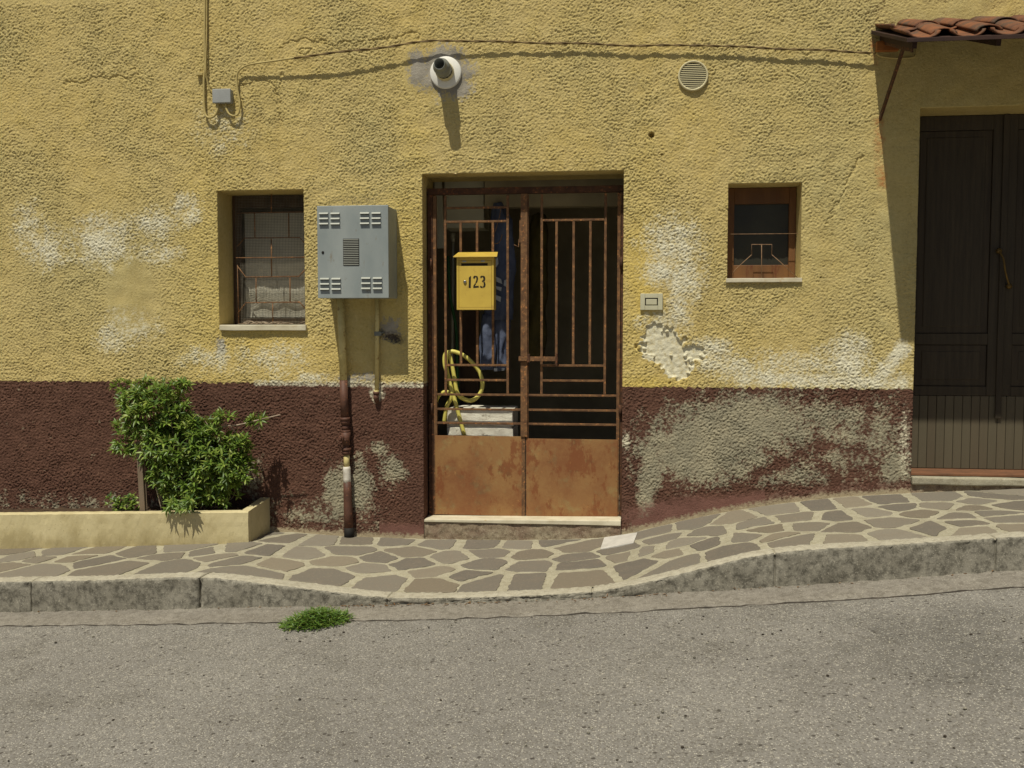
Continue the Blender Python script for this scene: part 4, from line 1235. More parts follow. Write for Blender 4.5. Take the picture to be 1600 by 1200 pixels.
st.tube(spline([P(300, 640, -.2), P(310, 650, -.2), P(325, 664, -.2), P(335, 690, -.2)], 4), .0035, 6)
st.tube(spline([P(360, 666, -.22), P(370, 680, -.22), P(368, 700, -.22)], 4), .003, 6)
Ls.build('foliage', M_LEAF, shrub)
st.build('stem', M_STEM, shrub)
# wood stake
sk = MB(); a = Vector(Q(217, 690, -.30)); c = Vector(Q(224, 806, -.30)); sk.bar(c, a, .036, .018, bev=.002); sk.subdiv(2); sk.rough(.001, 30)
sk.bar((c.x + .022, c.y + .01, c.z), (a.x + .026, a.y + .01, a.z), .004, .004)
tag(sk.build('stake', M_STAKE), 'grey wooden stake standing in the planter at the left edge of the shrub', 'stake')
# small weed at left
wd = thing('small_weed', 'small low weed growing in the planter left of the stake', 'weed', Q(196, 800, -.25))
Ls = Leaves(); sw_ = MB()
wb = Vector(Q(196, 804, -.25))
for bx_, by_, n in ((200, 790, 16), (207, 780, 10), (178, 783, 8), (190, 794, 10), (212, 794, 8)):
    for k in range(n):
        p = Vector(Q(bx_ + rnd.uniform(-10, 10), by_ + rnd.uniform(-7, 8), -.27 + rnd.uniform(-.04, .04)))
        whorl(Ls, p, (rnd.uniform(-.4, .4), -.4, .8), 4, .034, .017, spread=(.5, 1.4))
        if k % 2 == 0: sw_.tube([wb + Vector((rnd.uniform(-.02, .02), 0, 0)), p], .0014, 5)
Ls.build('foliage', M_LEAF, wd); sw_.build('stem', M_LEAF, wd)


# grass tuft in the road gutter
def zg_at(x, y):
    if y > YG:
        t = (y - YK) / (YG - YK); return float(zbot(x)) * (1 - t) + float(zjoint(x)) * t
    return zroad(x, y)


tuft = thing('grass_tuft', 'green weed tuft sprawling over the joint between gutter and asphalt', 'weed', (X(492, 980, YG), YG, zg_at(X(492, 980, YG), YG)))
Ls = Leaves()
for k in range(2300):
    u = rnd.gauss(0, .42); v = rnd.gauss(0, .38)
    if u * u + v * v > .95: continue
    px = 494 + u * 56; py = 983 + v * 16 - u * 9
    dpt = YG + .02 - (py - 975) * .0068; p = P(px, py, dpt); x = p.x; zz = zg_at(x, dpt)
    hh = .055 * (1 - (u * u + v * v)) + .004
    bpt = Vector((x, dpt, zz + rnd.random() * hh))
    Ls.leaf(bpt, (rnd.uniform(-1, 1) + u * .8, rnd.uniform(-1, .6) - v * .6, rnd.uniform(.15, 1.0)), (rnd.uniform(-.3, .3), -.3, 1), rnd.uniform(.016, .046), rnd.uniform(.003, .008), .6,
            (rnd.random(), max(0, rnd.random() * 2.2 - 1.5), 0, 1))
Ls.build('foliage', M_GRASS, tuft)
# dead leaves and crumbs along the kerb foot
lt = Leaves()
for k in range(150):
    px = rnd.choice((rnd.uniform(500, 760), rnd.uniform(380, 930), rnd.uniform(0, 1600), rnd.uniform(900, 1100)))
    x = X(px, 940, YK - .015); y = YK - abs(rnd.gauss(0, .012)) - .004
    lt.leaf((x, y, zg_at(x, y) + .003), (rnd.uniform(-1, 1), rnd.uniform(-.6, .2), rnd.uniform(0, .25)), (0, 0, 1), rnd.uniform(.008, .024), rnd.uniform(.004, .009), .2, (rnd.random(), rnd.random(), 0, 1))
M_DEAD = leaf_mat('dead_leaf', srgb(132, 96, 58), srgb(164, 130, 84), srgb(98, 66, 42))
tag(lt.build('leaf_litter', M_DEAD), 'dry brown leaf crumbs along the foot of the kerb', 'leaf litter', kind='stuff')

pb = MB()
for k in range(260):
    px, py = rnd.uniform(-40, 1640), rnd.choice((rnd.uniform(962, 1010), rnd.uniform(962, 1240)))
    h = 1.36; q0 = P(px, py, -2.0); dr_ = (q0 - CAM); tt_ = None
    for t in np.linspace(.2, 1.4, 120):
        p = CAM + dr_ * float(t)
        if p.y < YG - .02 and p.z <= zroad(p.x, p.y): tt_ = p; break
    if tt_ is None: continue
    r_ = rnd.uniform(.0025, .007); c_ = Vector((tt_.x, tt_.y, zroad(tt_.x, tt_.y) + r_ * .3)); tb = bmesh.new()
    bmesh.ops.create_icosphere(tb, subdivisions=1, radius=r_)
    for v in tb.verts: v.co = Vector((v.co.x * rnd.uniform(.8, 1.3), v.co.y, v.co.z * .7)) + mn.noise_vector(v.co * 300 + Vector((k, 0, 0))) * r_ * .4 + c_
    pb.merge(tb, rnd.choice((0, 0, 1)))
tag(pb.build('gravel', [M_KERB, M_DIRT]), 'tiny loose grit scattered on the asphalt', 'grit', kind='stuff')

# ---------------------------------------------------------------- meter cabinet
cd = -.24
cx0, cx1, cz0, cz1 = X(496, 400, cd), X(607, 400, cd), Z(550, 466, cd), Z(550, 321, cd)
cab = thing('meter_cabinet', 'grey metal meter cabinet with louvred vents fixed to the yellow wall', 'meter cabinet', ((cx0 + cx1) / 2, 0, cz0))
MB().box(cx0 + .004, cx1 - .004, cd + .018, .002, cz0 + .004, cz1 - .004, .003).build('casing', M_CAB, cab)
dr = MB(); dr.box(cx0, cx1, cd, cd + .016, cz0, cz1, .003); dr.build('door', M_CAB, cab)
cdoor = [c for c in cab.children if c.name.startswith('door')][0]
mk = .44 / 114


def cabpt(px, py): return X(px, py, cd), Z(px, py, cd)


for gx0, gy0 in ((499, 334), (563, 333.5), (500.5, 436), (565, 435)):
    lv = MB()
    for cxi in (0, 18):
        for r_ in range(3):
            a, c = cabpt(gx0 + cxi, gy0 + r_ * 8); a2, _ = cabpt(gx0 + cxi + 14, gy0)
            n = 5
            for k in range(n):                                        # half-round hood, open below
                t0, t1 = math.pi * .5 * k / n, math.pi * .5 * (k + 1) / n
                y0_, z0_ = cd - .0125 * math.sin(t0), c + .011 * math.cos(t0) - .004
                y1_, z1_ = cd - .0125 * math.sin(t1), c + .011 * math.cos(t1) - .004
                lv._add([(a, y0_, z0_), (a2, y0_, z0_), (a2, y1_, z1_), (a, y1_, z1_)], [(0, 1, 2, 3)], smooth=True)
            zc = c - .004
            for xx in (a, a2):
                lv._add([(xx, cd, zc)] + [(xx, cd - .0125 * math.sin(math.pi * .5 * k / 5), c + .011 * math.cos(math.pi * .5 * k / 5) - .004) for k in range(6)], [tuple(range(7))])
            lv.box(a, a2, cd - .001, cd + .0, zc - .0035, zc - .0005, 0, mi=1)
    lv.build('louvre', [M_LOUV, M_DARK], cab, recalc=False)
gl = MB(); a, c = cabpt(536, 373); a2, c2 = cabpt(561.5, 415)
gl.box(a, a2, cd - .0015, cd, c2, c)
nS = 15
for k in range(nS):
    zc = c2 + (c - c2) * (k + .5) / nS; gl.box(a + .003, a2 - .003, cd - .0045, cd - .0017, zc - .001, zc + .0024, .0, mi=1)
gl.build('grille', [M_DARK, M_LOUV], cab)
kh = MB(); a, c = cabpt(504.5, 394.5); kh.lathe([(0, -.0035), (.0075, -.0035), (.009, 0)], (a, cd, c), seg=16); kh.build('lock', M_DARK, cab)

# ---------------------------------------------------------------- pipes
py_ = -.045
pipe = thing('wall_pipe', 'thick pipe running down from the grey cabinet to the pavement, yellow above and brown below', 'pipe', Q(545, 836, py_))
def pp(px, py): return Q(px, py, py_)
def lerp_px(py): return 532 + (py - 466) * (545.5 - 532) / (836 - 466)
b = MB(); b.tube([pp(lerp_px(460), 460), pp(lerp_px(594), 594)], .024, 18); b.build('pipe_upper', M_PYEL, pipe)
b = MB(); b.tube([pp(lerp_px(594.2), 594.2), pp(lerp_px(655), 655)], .026, 18); b.build('pipe_middle', M_PBRN, pipe)
b = MB()
def rp(py0, py1, r0, r1=None): b.tube([pp(lerp_px(py0) + .5, py0), pp(lerp_px(py1) + .5, py1)], [r0, r1 or r0], 18)
rp(652, 657, .032); rp(655, 663, .029); rp(663, 672, .022, .026); rp(672, 675, .031); rp(674, 696, .031, .024); rp(696, 701, .02); rp(700, 704, .031); rp(704, 710, .028, .026)
c = Vector(pp(536, 683)); b.tube([c, c + Vector((-.004, -.05, -.003))], .019, 12); b.tube([c + Vector((-.004, -.05, -.003)), c + Vector((-.005, -.06, -.003))], [.014, .010], 6)
b.tube([c + Vector((.0, -.02, -.012)), c + Vector((.03, -.022, -.02))], .008, 8)
b.build('valve', M_PBRN, pipe)
b = MB(); b.tube([pp(lerp_px(709) + .5, 709), pp(lerp_px(732), 732)], .019, 16); b.build('pipe_stub', M_PYEL, pipe)
b = MB(); b.tube([pp(lerp_px(y), y) for y in (729, 733, 740, 748, 757)], [.022, .026, .0245, .026, .0235], 16); b.rough(.002, 50); b.build('tape', M_TAPE, pipe)
b = MB(); b.tube([pp(lerp_px(y), y) for y in (752, 770, 800, 825)], [.0245, .027, .029, .030], 18); b.build('pipe_lower', M_PBRN, pipe)
b = MB(); zb = zwall(X(545)); e = pp(lerp_px(836), 836); b.tube([pp(lerp_px(824), 824), (e[0], e[1], e[2] - .03)], [.031, .033], 18); b.build('pipe_collar', M_DARK, pipe)
thin = thing('conduit_pipe', 'thin yellow pipe below the grey cabinet, ending in a small brown elbow', 'pipe', Q(588, 630, -.03))
b = MB(); b.tube([Q(589, 460, -.03), Q(589.5, 508, -.03), Q(588.5, 615, -.03)], .0135, 14); b.tube([Q(588, 610, -.03), Q(588, 614, -.03)], .016, 14); b.build('pipe', M_PYEL, thin)
b = MB(); b.tube([Q(588, 612, -.03), Q(587.6, 616, -.03)], .020, 14); b.tube([Q(587.8, 616, -.03), Q(587.5, 622, -.028), Q(588.5, 626, -.015), Q(589, 627, .01)], [.017, .018, .016, .015], 14); b.build('elbow', M_PBRN, thin)
b = MB(); b.box(X(584.5, 520, -.045), X(595, 520, -.045), -.046, -.012, Z(589, 525, -.045), Z(589, 518, -.045), .004); b.tube([Q(594, 521, -.03), Q(600, 519, -.01)], .006, 8); b.build('clamp', M_FLUE, thin)

# ---------------------------------------------------------------- junction box and cables
jb = thing('junction_box', 'small grey junction box on the yellow wall where two cables meet', 'junction box', Q(346, 160, 0))
a0, a1 = X(331.5, 150, -.05), X(360, 150, -.05); z0, z1 = Z(346, 160.5, -.05), Z(346, 138.5, -.05)
MB().box(a0 + .002, a1 - .002, -.034, .002, z0 + .002, z1 - .002, .004).build('casing', M_PBOX, jb)
MB().box(a0, a1, -.05, -.0345, z0, z1, .004).build('lid', M_PBOX, jb)
cb = MB()
def CP(px, py, y): return Q(px, py, y)
cb.tube(spline([CP(320.5, -40, -.02), CP(319.5, 60, -.022), CP(320, 105, -.02), CP(318.5, 125, -.022), CP(319, 165, -.025), CP(321.5, 180, -.027), CP(328, 184, -.03), CP(336, 180, -.03), CP(340, 170, -.028), CP(340.5, 159, -.022)], 6), .0075, 8)
cb.tube(spline([CP(323, -40, -.016), CP(323, 40, -.018), CP(321.5, 100, -.03), CP(323.5, 125, -.016), CP(328, 140, -.01), CP(333, 148, .0)], 6), .0045, 8)
cb.box(X(317), X(327), -.03, -.0, Z(322, 119), Z(322, 115), .002)
tag(cb.build('wall_cable', M_CABLEY), 'pair of yellow painted cables coming down the wall to the junction box', 'cable')
c2 = MB()
pth = spline([CP(352.5, 159, -.022), CP(353, 168, -.028), CP(358, 178, -.032), CP(366, 181, -.032), CP(373, 176, -.03), CP(374.5, 160, -.028), CP(371, 140, -.026), CP(370, 122, -.026), CP(374, 110, -.03), CP(390, 101, -.04), CP(430, 95, -.05), CP(460, 90.5, -.055)], 6)
c2.tube(pth, .0065, 8)
tag(c2.build('wall_cable', M_CABLEY), 'yellow painted cable looping out of the right of the junction box', 'cable')
c3 = MB()
def cable_y(px): return np.interp(px, [458, 500, 560, 620, 640, 680, 720, 800, 900, 1000, 1100, 1180, 1270, 1340, 1368], [90.5, 85, 78.5, 71, 67.5, 63.5, 63.5, 66, 68, 71.5, 70.5, 74.5, 78, 81.5, 82])
def cable_d(px): return np.interp(px, [458, 520, 600, 660, 720, 800, 900, 1100, 1300, 1368], [-.055, -.065, -.055, -.05, -.045, -.035, -.03, -.032, -.035, -.04])
for ph in (0, math.pi):
    c3.tube([Vector(Q(px, float(cable_y(px)), float(cable_d(px)))) + Vector((0, math.cos(px * .12 + ph) * .004, math.sin(px * .12 + ph) * .004 + .0025 * math.sin(px * .05))) for px in np.arange(456, 1369, 6)], .0042, 6)
tag(c3.build('wall_cable', M_CABLEB), 'thin twisted brown cable running across the wall above the gate to the canopy', 'cable')

# ---------------------------------------------------------------- flue, vent, bell
fc = Vector(P(696, 113, -.02)); fl = thing('flue_outlet', 'grey boiler flue pipe sticking out of a white disc above the gate', 'flue', fc)
fc2 = Vector((fc.x, 0, fc.z))
MB().lathe([(.045, -.024), (.094, -.024), (.099, -.02), (.100, .0), (.100, .01)], fc2, seg=56).build('flange', M_WHITE, fl)
MB().lathe([(.046, .0), (.050, -.02), (.056, -.024), (.057, -.06), (.052, -.064), (.052, -.068)], fc2, seg=40).build('collar', M_CREAM, fl)
o_ = MB(); o_.lathe([(.048, -.02), (.049, -.085), (.052, -.088), (.052, -.155), (.043, -.165), (.037, -.172), (.037, -.208), (.0345, -.22), (.031, -.22), (.030, -.12), (.0, -.12)], fc2, seg=40)
o_.build('pipe', M_FLUE, fl)
sl_ = MB()
for k in range(14):
    t = 2 * math.pi * k / 14; sl_.box(-.006, .006, -.0485, -.0455 + .0, -.012, .012, rot=Matrix.Translation(fc2 + Vector((0, -.076, 0))) @ Matrix.Rotation(t, 4, 'Y') @ Matrix.Translation((0, 0, .05)) @ Matrix.Rotation(math.pi / 2, 4, 'X'))
sl_.bm.free(); sl_ = MB()
for k in range(14):
    t = 2 * math.pi * k / 14; u = Vector((math.sin(t), 0, math.cos(t))); s2_ = Vector((math.cos(t), 0, -math.sin(t)))
    c = fc2 + u * .0500 + Vector((0, -.077, 0))
    sl_.hexa([c - s2_ * .005 + Vector((0, -.006, 0)), c + s2_ * .005 + Vector((0, -.006, 0)), c + s2_ * .005 + Vector((0, .006, 0)), c - s2_ * .005 + Vector((0, .006, 0))] +
             [p + u * .0022 for p in (c - s2_ * .005 + Vector((0, -.006, 0)), c + s2_ * .005 + Vector((0, -.006, 0)), c + s2_ * .005 + Vector((0, .006, 0)), c - s2_ * .005 + Vector((0, .006, 0)))])
sl_.build('vent_slots', M_DARK, fl)

vc = Vector(P(1083, 118, -.02)); vt = thing('round_vent', 'round cream louvred vent cover high on the wall right of the gate', 'vent', (vc.x, 0, vc.z))
vc.y = 0; R2 = .091
MB().lathe([(R2 - .012, -.012), (R2 - .012, -.020), (R2 - .004, -.024), (R2, -.020), (R2, .0)], vc, seg=48).build('rim', M_CREAM, vt)
MB().lathe([(0, -.009), (R2 - .0125, -.009)], vc, seg=40).build('backing', M_DARK, vt)
v_ = MB(); nsl = 13
for k in range(nsl):
    zc = vc.z + (R2 - .018) * (2 * (k + .5) / nsl - 1); hw = math.sqrt(max(0, (R2 - .013) ** 2 - (zc - vc.z) ** 2))
    v_.hexa([(vc.x - hw, -.019, zc - .0042), (vc.x + hw, -.019, zc - .0042), (vc.x + hw, -.0095, zc + .002), (vc.x - hw, -.0095, zc + .002),
             (vc.x - hw, -.019, zc - .001), (vc.x + hw, -.019, zc - .001), (vc.x + hw, -.0095, zc + .0048), (vc.x - hw, -.0095, zc + .0048)])
v_.build('slats', M_CREAM, vt)

bp = P(1018, 471.5, -.02); bl = thing('doorbell', 'rectangular ivory doorbell button plate to the right of the gate', 'doorbell', (bp.x, 0, bp.z))
bx0, bx1, bz0, bz1 = X(1000.5, 471, -.025), X(1035.5, 471, -.025), Z(1018, 484.5, -.025), Z(1018, 458.5, -.025)
b = MB(); fw_ = .030
iz0, iz1, ix0, ix1 = bz0 + .028, bz1 - .028, bx0 + .029, bx1 - .029
b.box(bx0, ix0, -.022, .0, bz0, bz1, .003); b.box(ix1, bx1, -.022, .0, bz0, bz1, .003); b.box(ix0 + .0002, ix1 - .0002, -.0215, .0, iz1, bz1 - .0005, .002); b.box(ix0 + .0002, ix1 - .0002, -.0215, .0, bz0 + .0005, iz0, .002)
b.build('cover_plate', M_IVORY, bl)
MB().box(ix0 + .0005, ix1 - .0005, -.010, .0, iz0 + .0005, iz1 - .0005).build('recess', M_BLACK, bl)
MB().box(ix0 + .006, ix1 - .006, -.018, -.0105, iz0 + .005, iz1 - .005, .003).build('button', M_IVORY, bl)

# ---------------------------------------------------------------- mailbox
my = .02
mb0 = P(743, 485, my)
mbx = thing('mailbox', 'yellow metal mailbox numbered 123 hanging on the rusty gate', 'mailbox', mb0)
x0, x1, z0, z1 = X(713.5, 440, my), X(771.5, 440, my), Z(742, 484, my), Z(742, 402, my)
b = MB(); b.box(x0, x1, my + .008, YG_ - .003, z0, z1, .003)
b.box(x0, x0 + .014, my, my + .0085, z0, z1, .001); b.box(x1 - .014, x1, my, my + .0085, z0, z1, .001); b.box(x0 + .0142, x1 - .0142, my, my + .0085, z0, z0 + .012, .001); b.box(x0 + .0142, x1 - .0142, my + .001, my + .0085, z1 - .020, z1, .001)
b.build('body', M_MBOX, mbx)
fx0, fx1, fz0, fz1 = x0 + .0155, x1 - .0155, z0 + .0135, z1 - .022
ib = MB(); sx0, sx1, sz0, sz1 = X(720.5, 413, my), X(762, 413, my), Z(742, 415.5, my), Z(742, 411, my)
ib.box(fx0, fx1, my + .0012, my + .0075, fz0, sz0, .001); ib.box(fx0, fx1, my + .0012, my + .0075, sz1, fz1, .001)
ib.box(fx0, sx0, my + .0012, my + .0075, sz0, sz1); ib.box(sx1, fx1, my + .0012, my + .0075, sz0, sz1)
dpl = ib.build('door', M_MBOX, mbx)
MB().box(sx0, sx1, my + .005, my + .0078, sz0, sz1).build('mail_slot', M_BLACK, mbx)
# lid: sloping roof
lxa, lxb = X(709, 400, my), X(777.5, 400, my); zt = Z(742, 391, .1); zl_ = Z(742, 402, my - .02)
b = MB(); yb = YG_ - .004; yf = my - .025
zt = zl_ + .042
b.hexa([(lxa, yf, zl_), (lxb, yf, zl_), (lxb - .012, yb, zt - .006), (lxa + .012, yb, zt - .006), (lxa, yf, zl_ + .006), (lxb, yf, zl_ + .006), (lxb - .012, yb, zt), (lxa + .012, yb, zt)], bev=.0012)
b.build('lid', M_MBOX, mbx)
kl = MB(); kc = Q(726.5, 440.5, my); kl.lathe([(0, -.007), (.008, -.007), (.0105, -.004), (.0105, .003)], kc, seg=20); kl.build('lock', M_METAL, mbx)
for hx in (725, 754): hg = MB(); hg.box(X(hx - 2.5, 408, my), X(hx + 3.5, 408, my), my - .0025, my + .0005, Z(742, 409.2, my), Z(742, 407.2, my), .0005); hg.build('hinge', M_METAL, mbx)
# stencilled 1 2 3
dg = MB(); ny0, ny1 = my + .0003, my + .0012


def poly_px(pts): dg.prism([(X(a, c, my), Z(742, c, my)) for a, c in pts], ny0, ny1)


poly_px([(732.6, 433.5), (735.9, 430.8), (735.5, 450), (732.2, 449.7)])
poly_px([(739.2, 434.2), (740.0, 431.5), (742.2, 430.4), (743.4, 432.6), (741.8, 434.4), (741.2, 436)])
poly_px([(743.3, 430.6), (746.3, 432), (747.1, 435.5), (745.9, 440.2), (743.6, 443.4), (742.8, 441.6), (744.2, 437.5), (744.3, 434), (742.9, 432.6)])
poly_px([(742.5, 442.2), (743.6, 444.2), (741.8, 446.9), (747.8, 446.5), (748.2, 449.2), (739.4, 450), (739.6, 446.4)])
poly_px([(750.4, 431.8), (753.2, 430.4), (754.2, 432.4), (752.4, 434.2), (750.6, 434.6)])
poly_px([(754.3, 430.5), (757.6, 432.2), (758.4, 435.4), (757.4, 439.4), (755.2, 440), (753.2, 441), (753.1, 438.6), (755.0, 437.6), (755.2, 434.4), (753.8, 432.8)])
poly_px([(755.2, 440.4), (757.6, 440.6), (758.8, 444.6), (757.9, 448.2), (755.3, 450.2), (754.5, 447.9), (755.9, 445.4)])
poly_px([(750.2, 446.4), (752.4, 447.2), (754.0, 448.0), (754.2, 450.3), (751.4, 449.8), (750, 448.6)])
dg.build('number', M_BLACK, mbx)

# ---------------------------------------------------------------- things in the room behind the gate
# white rough block
bxl, bxr = X(698, 660, .235), X(802, 660, .235)
bz0_, bz1_ = Z(750, 735, .235), Z(750, 639, .235)
b = MB(); zm = Z(750, 667, .235)
b.box(bxl, bxr, .235, .52, zm + .008, bz1_, .006); b.box(bxl, bxr - .012, .247, .51, zm - .004, zm + .007); b.box(bxl, bxr, .236, .52, fz, zm - .005, .006)
b.subdiv(5); b.rough(.004, 30); b.rough(.002, 90)
tag(b.build('block_stack', M_BLOCK), 'rough white blocks stacked on the floor behind the left gate leaf', 'blocks')
# yellow hose
b = MB(); hy = .27
loop = [(726, 681, .24), (715, 641, .22), (704, 603, .22), (700, 587, .24), (695, 570, .26), (695, 556, .28), (700, 551, .29), (705, 565, .27), (710, 590, .26), (714, 612, .26), (722, 622, .28), (736, 626, .3), (748, 618, .32), (754, 602, .32), (750, 583, .32), (740, 569, .3), (727, 557, .29), (712, 550, .28), (702, 550, .27), (697, 560, .25), (700, 590, .22), (706, 612, .21), (705, 622, .22), (698, 636, .25), (694, 660, .28)]
b.tube(spline([Q(a, c, .178 + (y - .21) * .35) for a, c, y in loop], 7), .0135, 10)
b.tube(spline([Q(681, 640, .2), Q(681, 630, .2), Q(685, 619, .2), (Q(696, 612, .2)), Q(706, 616, .2), Q(712, 624, .2)], 7), .0125, 10)
tag(b.build('garden_hose', M_HOSE), 'coiled pale yellow hose draped over the white blocks behind the gate', 'hose')
# blue overalls, hanging; pale shapes on them are painted sunlit highlights
ov = thing('hanging_overalls', 'dark blue work overalls hanging behind the gate next to the mailbox', 'overalls', Q(785, 330, .50))
def cloth(path, depth, th, mat, name, par):
    m = MB(); n = len(path); seg = 28; rings = []
    dense = []
    for i in range(n - 1):
        for k in range(10):
            t = k / 10; a, c = path[i], path[i + 1]; dense.append(tuple(a[j] + (c[j] - a[j]) * t for j in range(3)))
    dense.append(path[-1])
    for (xa, xb, py) in dense:
        p0, p1 = P(xa, py, depth), P(xb, py, depth); cx_ = (p0.x + p1.x) / 2; hw = (p1.x - p0.x) / 2
        ring = []
        for k in range(seg):
            t = 2 * math.pi * k / seg; fold = 1 + .12 * math.sin(3 * t + py * .05) + .08 * math.sin(5 * t + py * .11)
            ring.append(m.bm.verts.new((cx_ + hw * math.cos(t), depth + th * math.sin(t) * fold, p0.z)))
        rings.append(ring)
    for rg in rings:
        for v in rg: v.co += mn.noise_vector(Vector((v.co.x * 16, v.co.y * 16, v.co.z * 7))) * .022 + mn.noise_vector(v.co * 45) * .007
    for i in range(len(rings) - 1):
        for k in range(seg):
            f = m.bm.faces.new((rings[i][k], rings[i][(k + 1) % seg], rings[i + 1][(k + 1) % seg], rings[i + 1][k])); f.smooth = True
    m.bm.faces.new(rings[0]); m.bm.faces.new(rings[-1][::-1])
    return m.build(name, mat, par)
cloth([(772, 786, 316), (768, 798, 345), (770, 803, 385), (771, 807, 420), (762, 804, 445), (757, 800, 500)], .50, .05, M_BLUE, 'overall_body', ov)
cloth([(755, 776, 490), (749, 774, 530), (749, 772, 577)], .49, .04, M_BLUE, 'trouser_leg', ov)
cloth([(776, 799, 490), (774, 796, 530), (776, 793, 577)], .51, .04, M_BLUE, 'trouser_leg', ov)
for a in ([(775, 404), (778, 402), (779, 412), (774, 420)], [(775, 432), (783, 436), (785, 444), (776, 440)], [(775, 447), (784, 449), (783, 455), (776, 452)], [(775, 461), (783, 464), (782, 472), (775, 468)], [(788, 438), (792, 436), (791, 448), (787, 446)], [(772, 575), (777, 575), (777, 580), (772, 580)], [(784, 575), (789, 575), (788, 579), (784, 579)]):
    b = MB(); b.prism([(X(p, q_, .44), Z(p, q_, .44)) for p, q_ in a], .435, .442); b.build('painted_highlight', M_BLUEL, ov)  # highlights and lit hems painted as pale shapes
wr = MB(); wr.tube(spline([Q(783, 323, .2), Q(780, 340, .2), Q(774, 360, .2), Q(769, 372, .2), Q(771, 380, .2), Q(778, 380, .2), Q(783, 373, .2), Q(784.5, 366, .2)], 6), .0028, 6)
tag(wr.build('wire_hook', M_WIRE), 'thin bent wire hook dangling behind the gate above the mailbox', 'hook')
cp = MB(); cp.box(X(694, 300, .55), X(756, 300, .55), .55, .8, Z(720, 356, .55), OD[3] + .2, .004)
tag(cp.build('wall_cupboard', M_CUPB), 'pale grey cupboard high in the room behind the left gate leaf', 'cupboard')
pl_ = MB(); pl_.bar(Q(689, 388, .5), Q(684, 268, .5), .05, .02); tag(pl_.build('hanging_plank', M_CUPB), 'narrow pale wooden plank leaning inside the left jamb of the gate', 'plank')
tl = MB(); tl.tube([Q(707, 365, .8), Q(708, 378, .8)], [.022, .012], 10); tl.tube([Q(708, 378, .8), Q(706, 600, .8)], .009, 8)
tag(tl.build('tool_handle', M_CUPB), 'pale knob-ended tool handle leaning in the room behind the gate', 'tool')
gh = MB(); gh.tube(spline([Q(700, 400, .6), Q(703, 460, .6), Q(712, 510, .6), Q(714, 560, .6), Q(716, 690, .6)], 6), .011, 8)
tag(gh.build('green_hose', M_GHOSE), 'dark green hose hanging in shade behind the mailbox', 'hose')
bb = MB(); bb.box(X(719, 560, .75), X(748, 560, .75), .75, .78, fz, Z(735, 486, .75), .003)
tag(bb.build('brown_board', M_WOODD), 'brown wooden board leaning in the dark below the mailbox', 'board')
oc = thing('olive_raincoat', 'dim olive coat hanging just right of the gate centre post', 'coat', Q(840, 340, .95))
cloth([(832, 850, 335), (828, 856, 360), (826, 856, 420), (824, 852, 520), (826, 850, 560)], .95, .06, M_OLIVE, 'coat_body', oc)
bm_ = MB(); bm_.box(X(757, 300, .5), OD[1], .5, .6, Z(900, 322, .5), OD[3] + .2, .004); bm_.build('room_beam', M_ROOM, house)

# ---------------------------------------------------------------- tiled canopy over the right door
CD = .710
czf = 0
cxl = X(1361, 60)                      # left end
cxr = 5.0  # right end, lengthened out of view to block sky light
zf = Z(1480, 63, -CD)                  # lower edge height at front
zw = Z(1400, 52)                 # where it meets the wall
can = thing('porch_canopy', 'terracotta tiled canopy on iron brackets above the dark wooden door', 'canopy', (cxl + 1, 0, zf))
slope = (zw - zf) / CD


def czl(y): return zf + (CD + y) * slope


b = MB(); cxl2 = cxl + .0
b.hexa([(cxl2, -CD - .05, czl(-CD - .05)), (cxr, -CD - .05, czl(-CD - .05)), (cxr, .003, zw), (cxl2, .003, zw), (cxl2, -CD - .05, czl(-CD - .05) + .022), (cxr, -CD - .05, czl(-CD - .05) + .022), (cxr, .003, zw + .022), (cxl2, .003, zw + .022)], bev=.002)
b.build('deck', M_DWOOD, can)
for k in range(12):
    b = MB(); x = cxl2 + .06 + k * .42
    if x < cxr: b.bar((x, -CD + .02, czl(-CD + .02) - .013), (x, -.01, czl(-.01) - .013), .05, .024, side=Vector((1, 0, 0))); b.build('rafter', M_DWOOD, can)
tiles = MB(); rt2 = random.Random(5); pit = .215; seg = 8


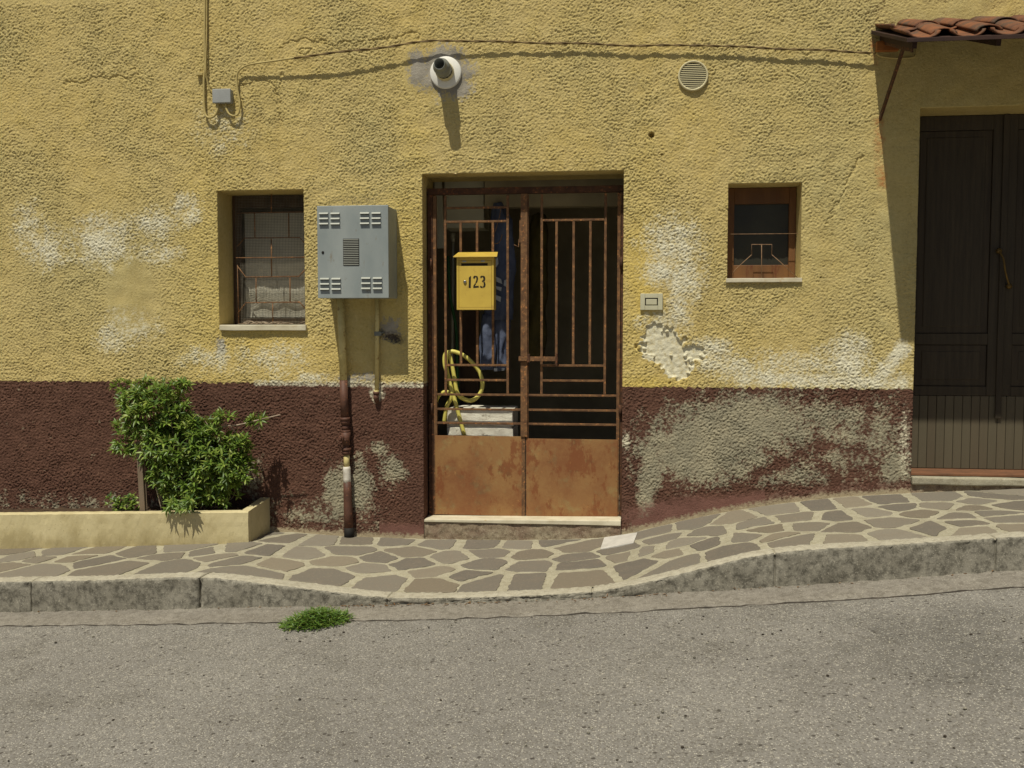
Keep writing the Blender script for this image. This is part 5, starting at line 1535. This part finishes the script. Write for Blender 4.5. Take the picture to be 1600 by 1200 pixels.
def tile(xc, y0, y1, z0, z1, r0, r1, up, mi=0):
    rings = []
    for j in range(5):
        t = j / 4; y = y0 + (y1 - y0) * t; zc = z0 + (z1 - z0) * t; r = r0 + (r1 - r0) * t
        for th_ in (0, -.014):
            ring = []
            for k in range(seg + 1):
                a = math.pi * k / seg
                ring.append((xc + (r + th_) * math.cos(a), y, zc + (1 if up else -1) * (r + th_) * .5 * math.sin(a)))
            rings.append(ring)
    vs = [p for r_ in rings for p in r_]; W_ = seg + 1; fs = []
    for j in range(4):
        for lay in (0, 1):
            a = (j * 2 + lay) * W_; c = a + 2 * W_
            fs += [(a + k, a + k + 1, c + k + 1, c + k) for k in range(seg)]
        for e in (0, seg): a = j * 2 * W_ + e; fs.append((a, a + W_, a + 3 * W_, a + 2 * W_))
    for j in (0, 4): a = j * 2 * W_; fs += [(a + k, a + k + 1, a + W_ + k + 1, a + W_ + k) for k in range(seg)]
    tiles._add(vs, fs, mi, smooth=True)


nt_ = int((cxr - cxl2) / pit) + 1
for i in range(nt_):
    xc = cxl2 + .085 + i * pit
    for row, (ya, yb) in enumerate(((-CD - .045, -CD + .36), (-CD + .28, .0))):
        j1, j2 = rt2.uniform(-.012, .012), rt2.uniform(-.015, .015)
        za, zb_ = czl(ya) + .060 + row * .018, czl(yb) + .058
        tile(xc + j1, ya + rt2.uniform(-.008, .012), yb, za, zb_, .085, .07, False)                 # channel tile
        tile(xc + pit / 2 + j2, ya + .03 + rt2.uniform(-.02, .02), yb, za - .012, zb_ - .005, .070, .060, True)   # cover tile
# verge tiles on the left end
tiles.build('roof_tiles', M_TILE, can)
b = MB(); b.box(X(1369, 72, -.08), X(1404, 72, -.08), -.10, -.06, Z(1385, 80, -.08), Z(1385, 65, -.08), .002); b.build('end_board', M_ORNG, can)
for bx_ in (1376,):
    s0 = Vector(P(1375, 186, -.015)); s1_ = Vector((s0.x, -.50, czl(-.5) - .03))
    b = MB(); b.bar(s0, s1_, .03, .012, side=Vector((1, 0, 0)))
    b.bar((s0.x, -.01, czl(0) - .045), (s0.x, -CD + .05, czl(-CD + .05) - .045), .03, .008, side=Vector((1, 0, 0)))
    b.build('bracket', M_RUSTD, can)
b = MB(); s0 = Vector((3.35, -.015, Z(1375, 186))); b.bar(s0, (s0.x, -.5, czl(-.5) - .03), .03, .012, side=Vector((1, 0, 0))); b.bar((s0.x, -.008, s0.z - .03), (s0.x, -.008, czl(0) - .04), .03, .008)
b.build('bracket', M_RUSTD, can)
b = MB(); b.tube(spline([Q(1368, 82, -.04), Q(1376, 88, -.03), Q(1400, 91, -.02), Q(1424, 90, -.02), Q(1431, 85, -.02), Q(1433, 66, -.02), Q(1433, 50, -.02)], 5), .006, 8)
tag(b.build('wall_cable', M_CABLEY), 'painted cable under the left end of the tiled canopy', 'cable')
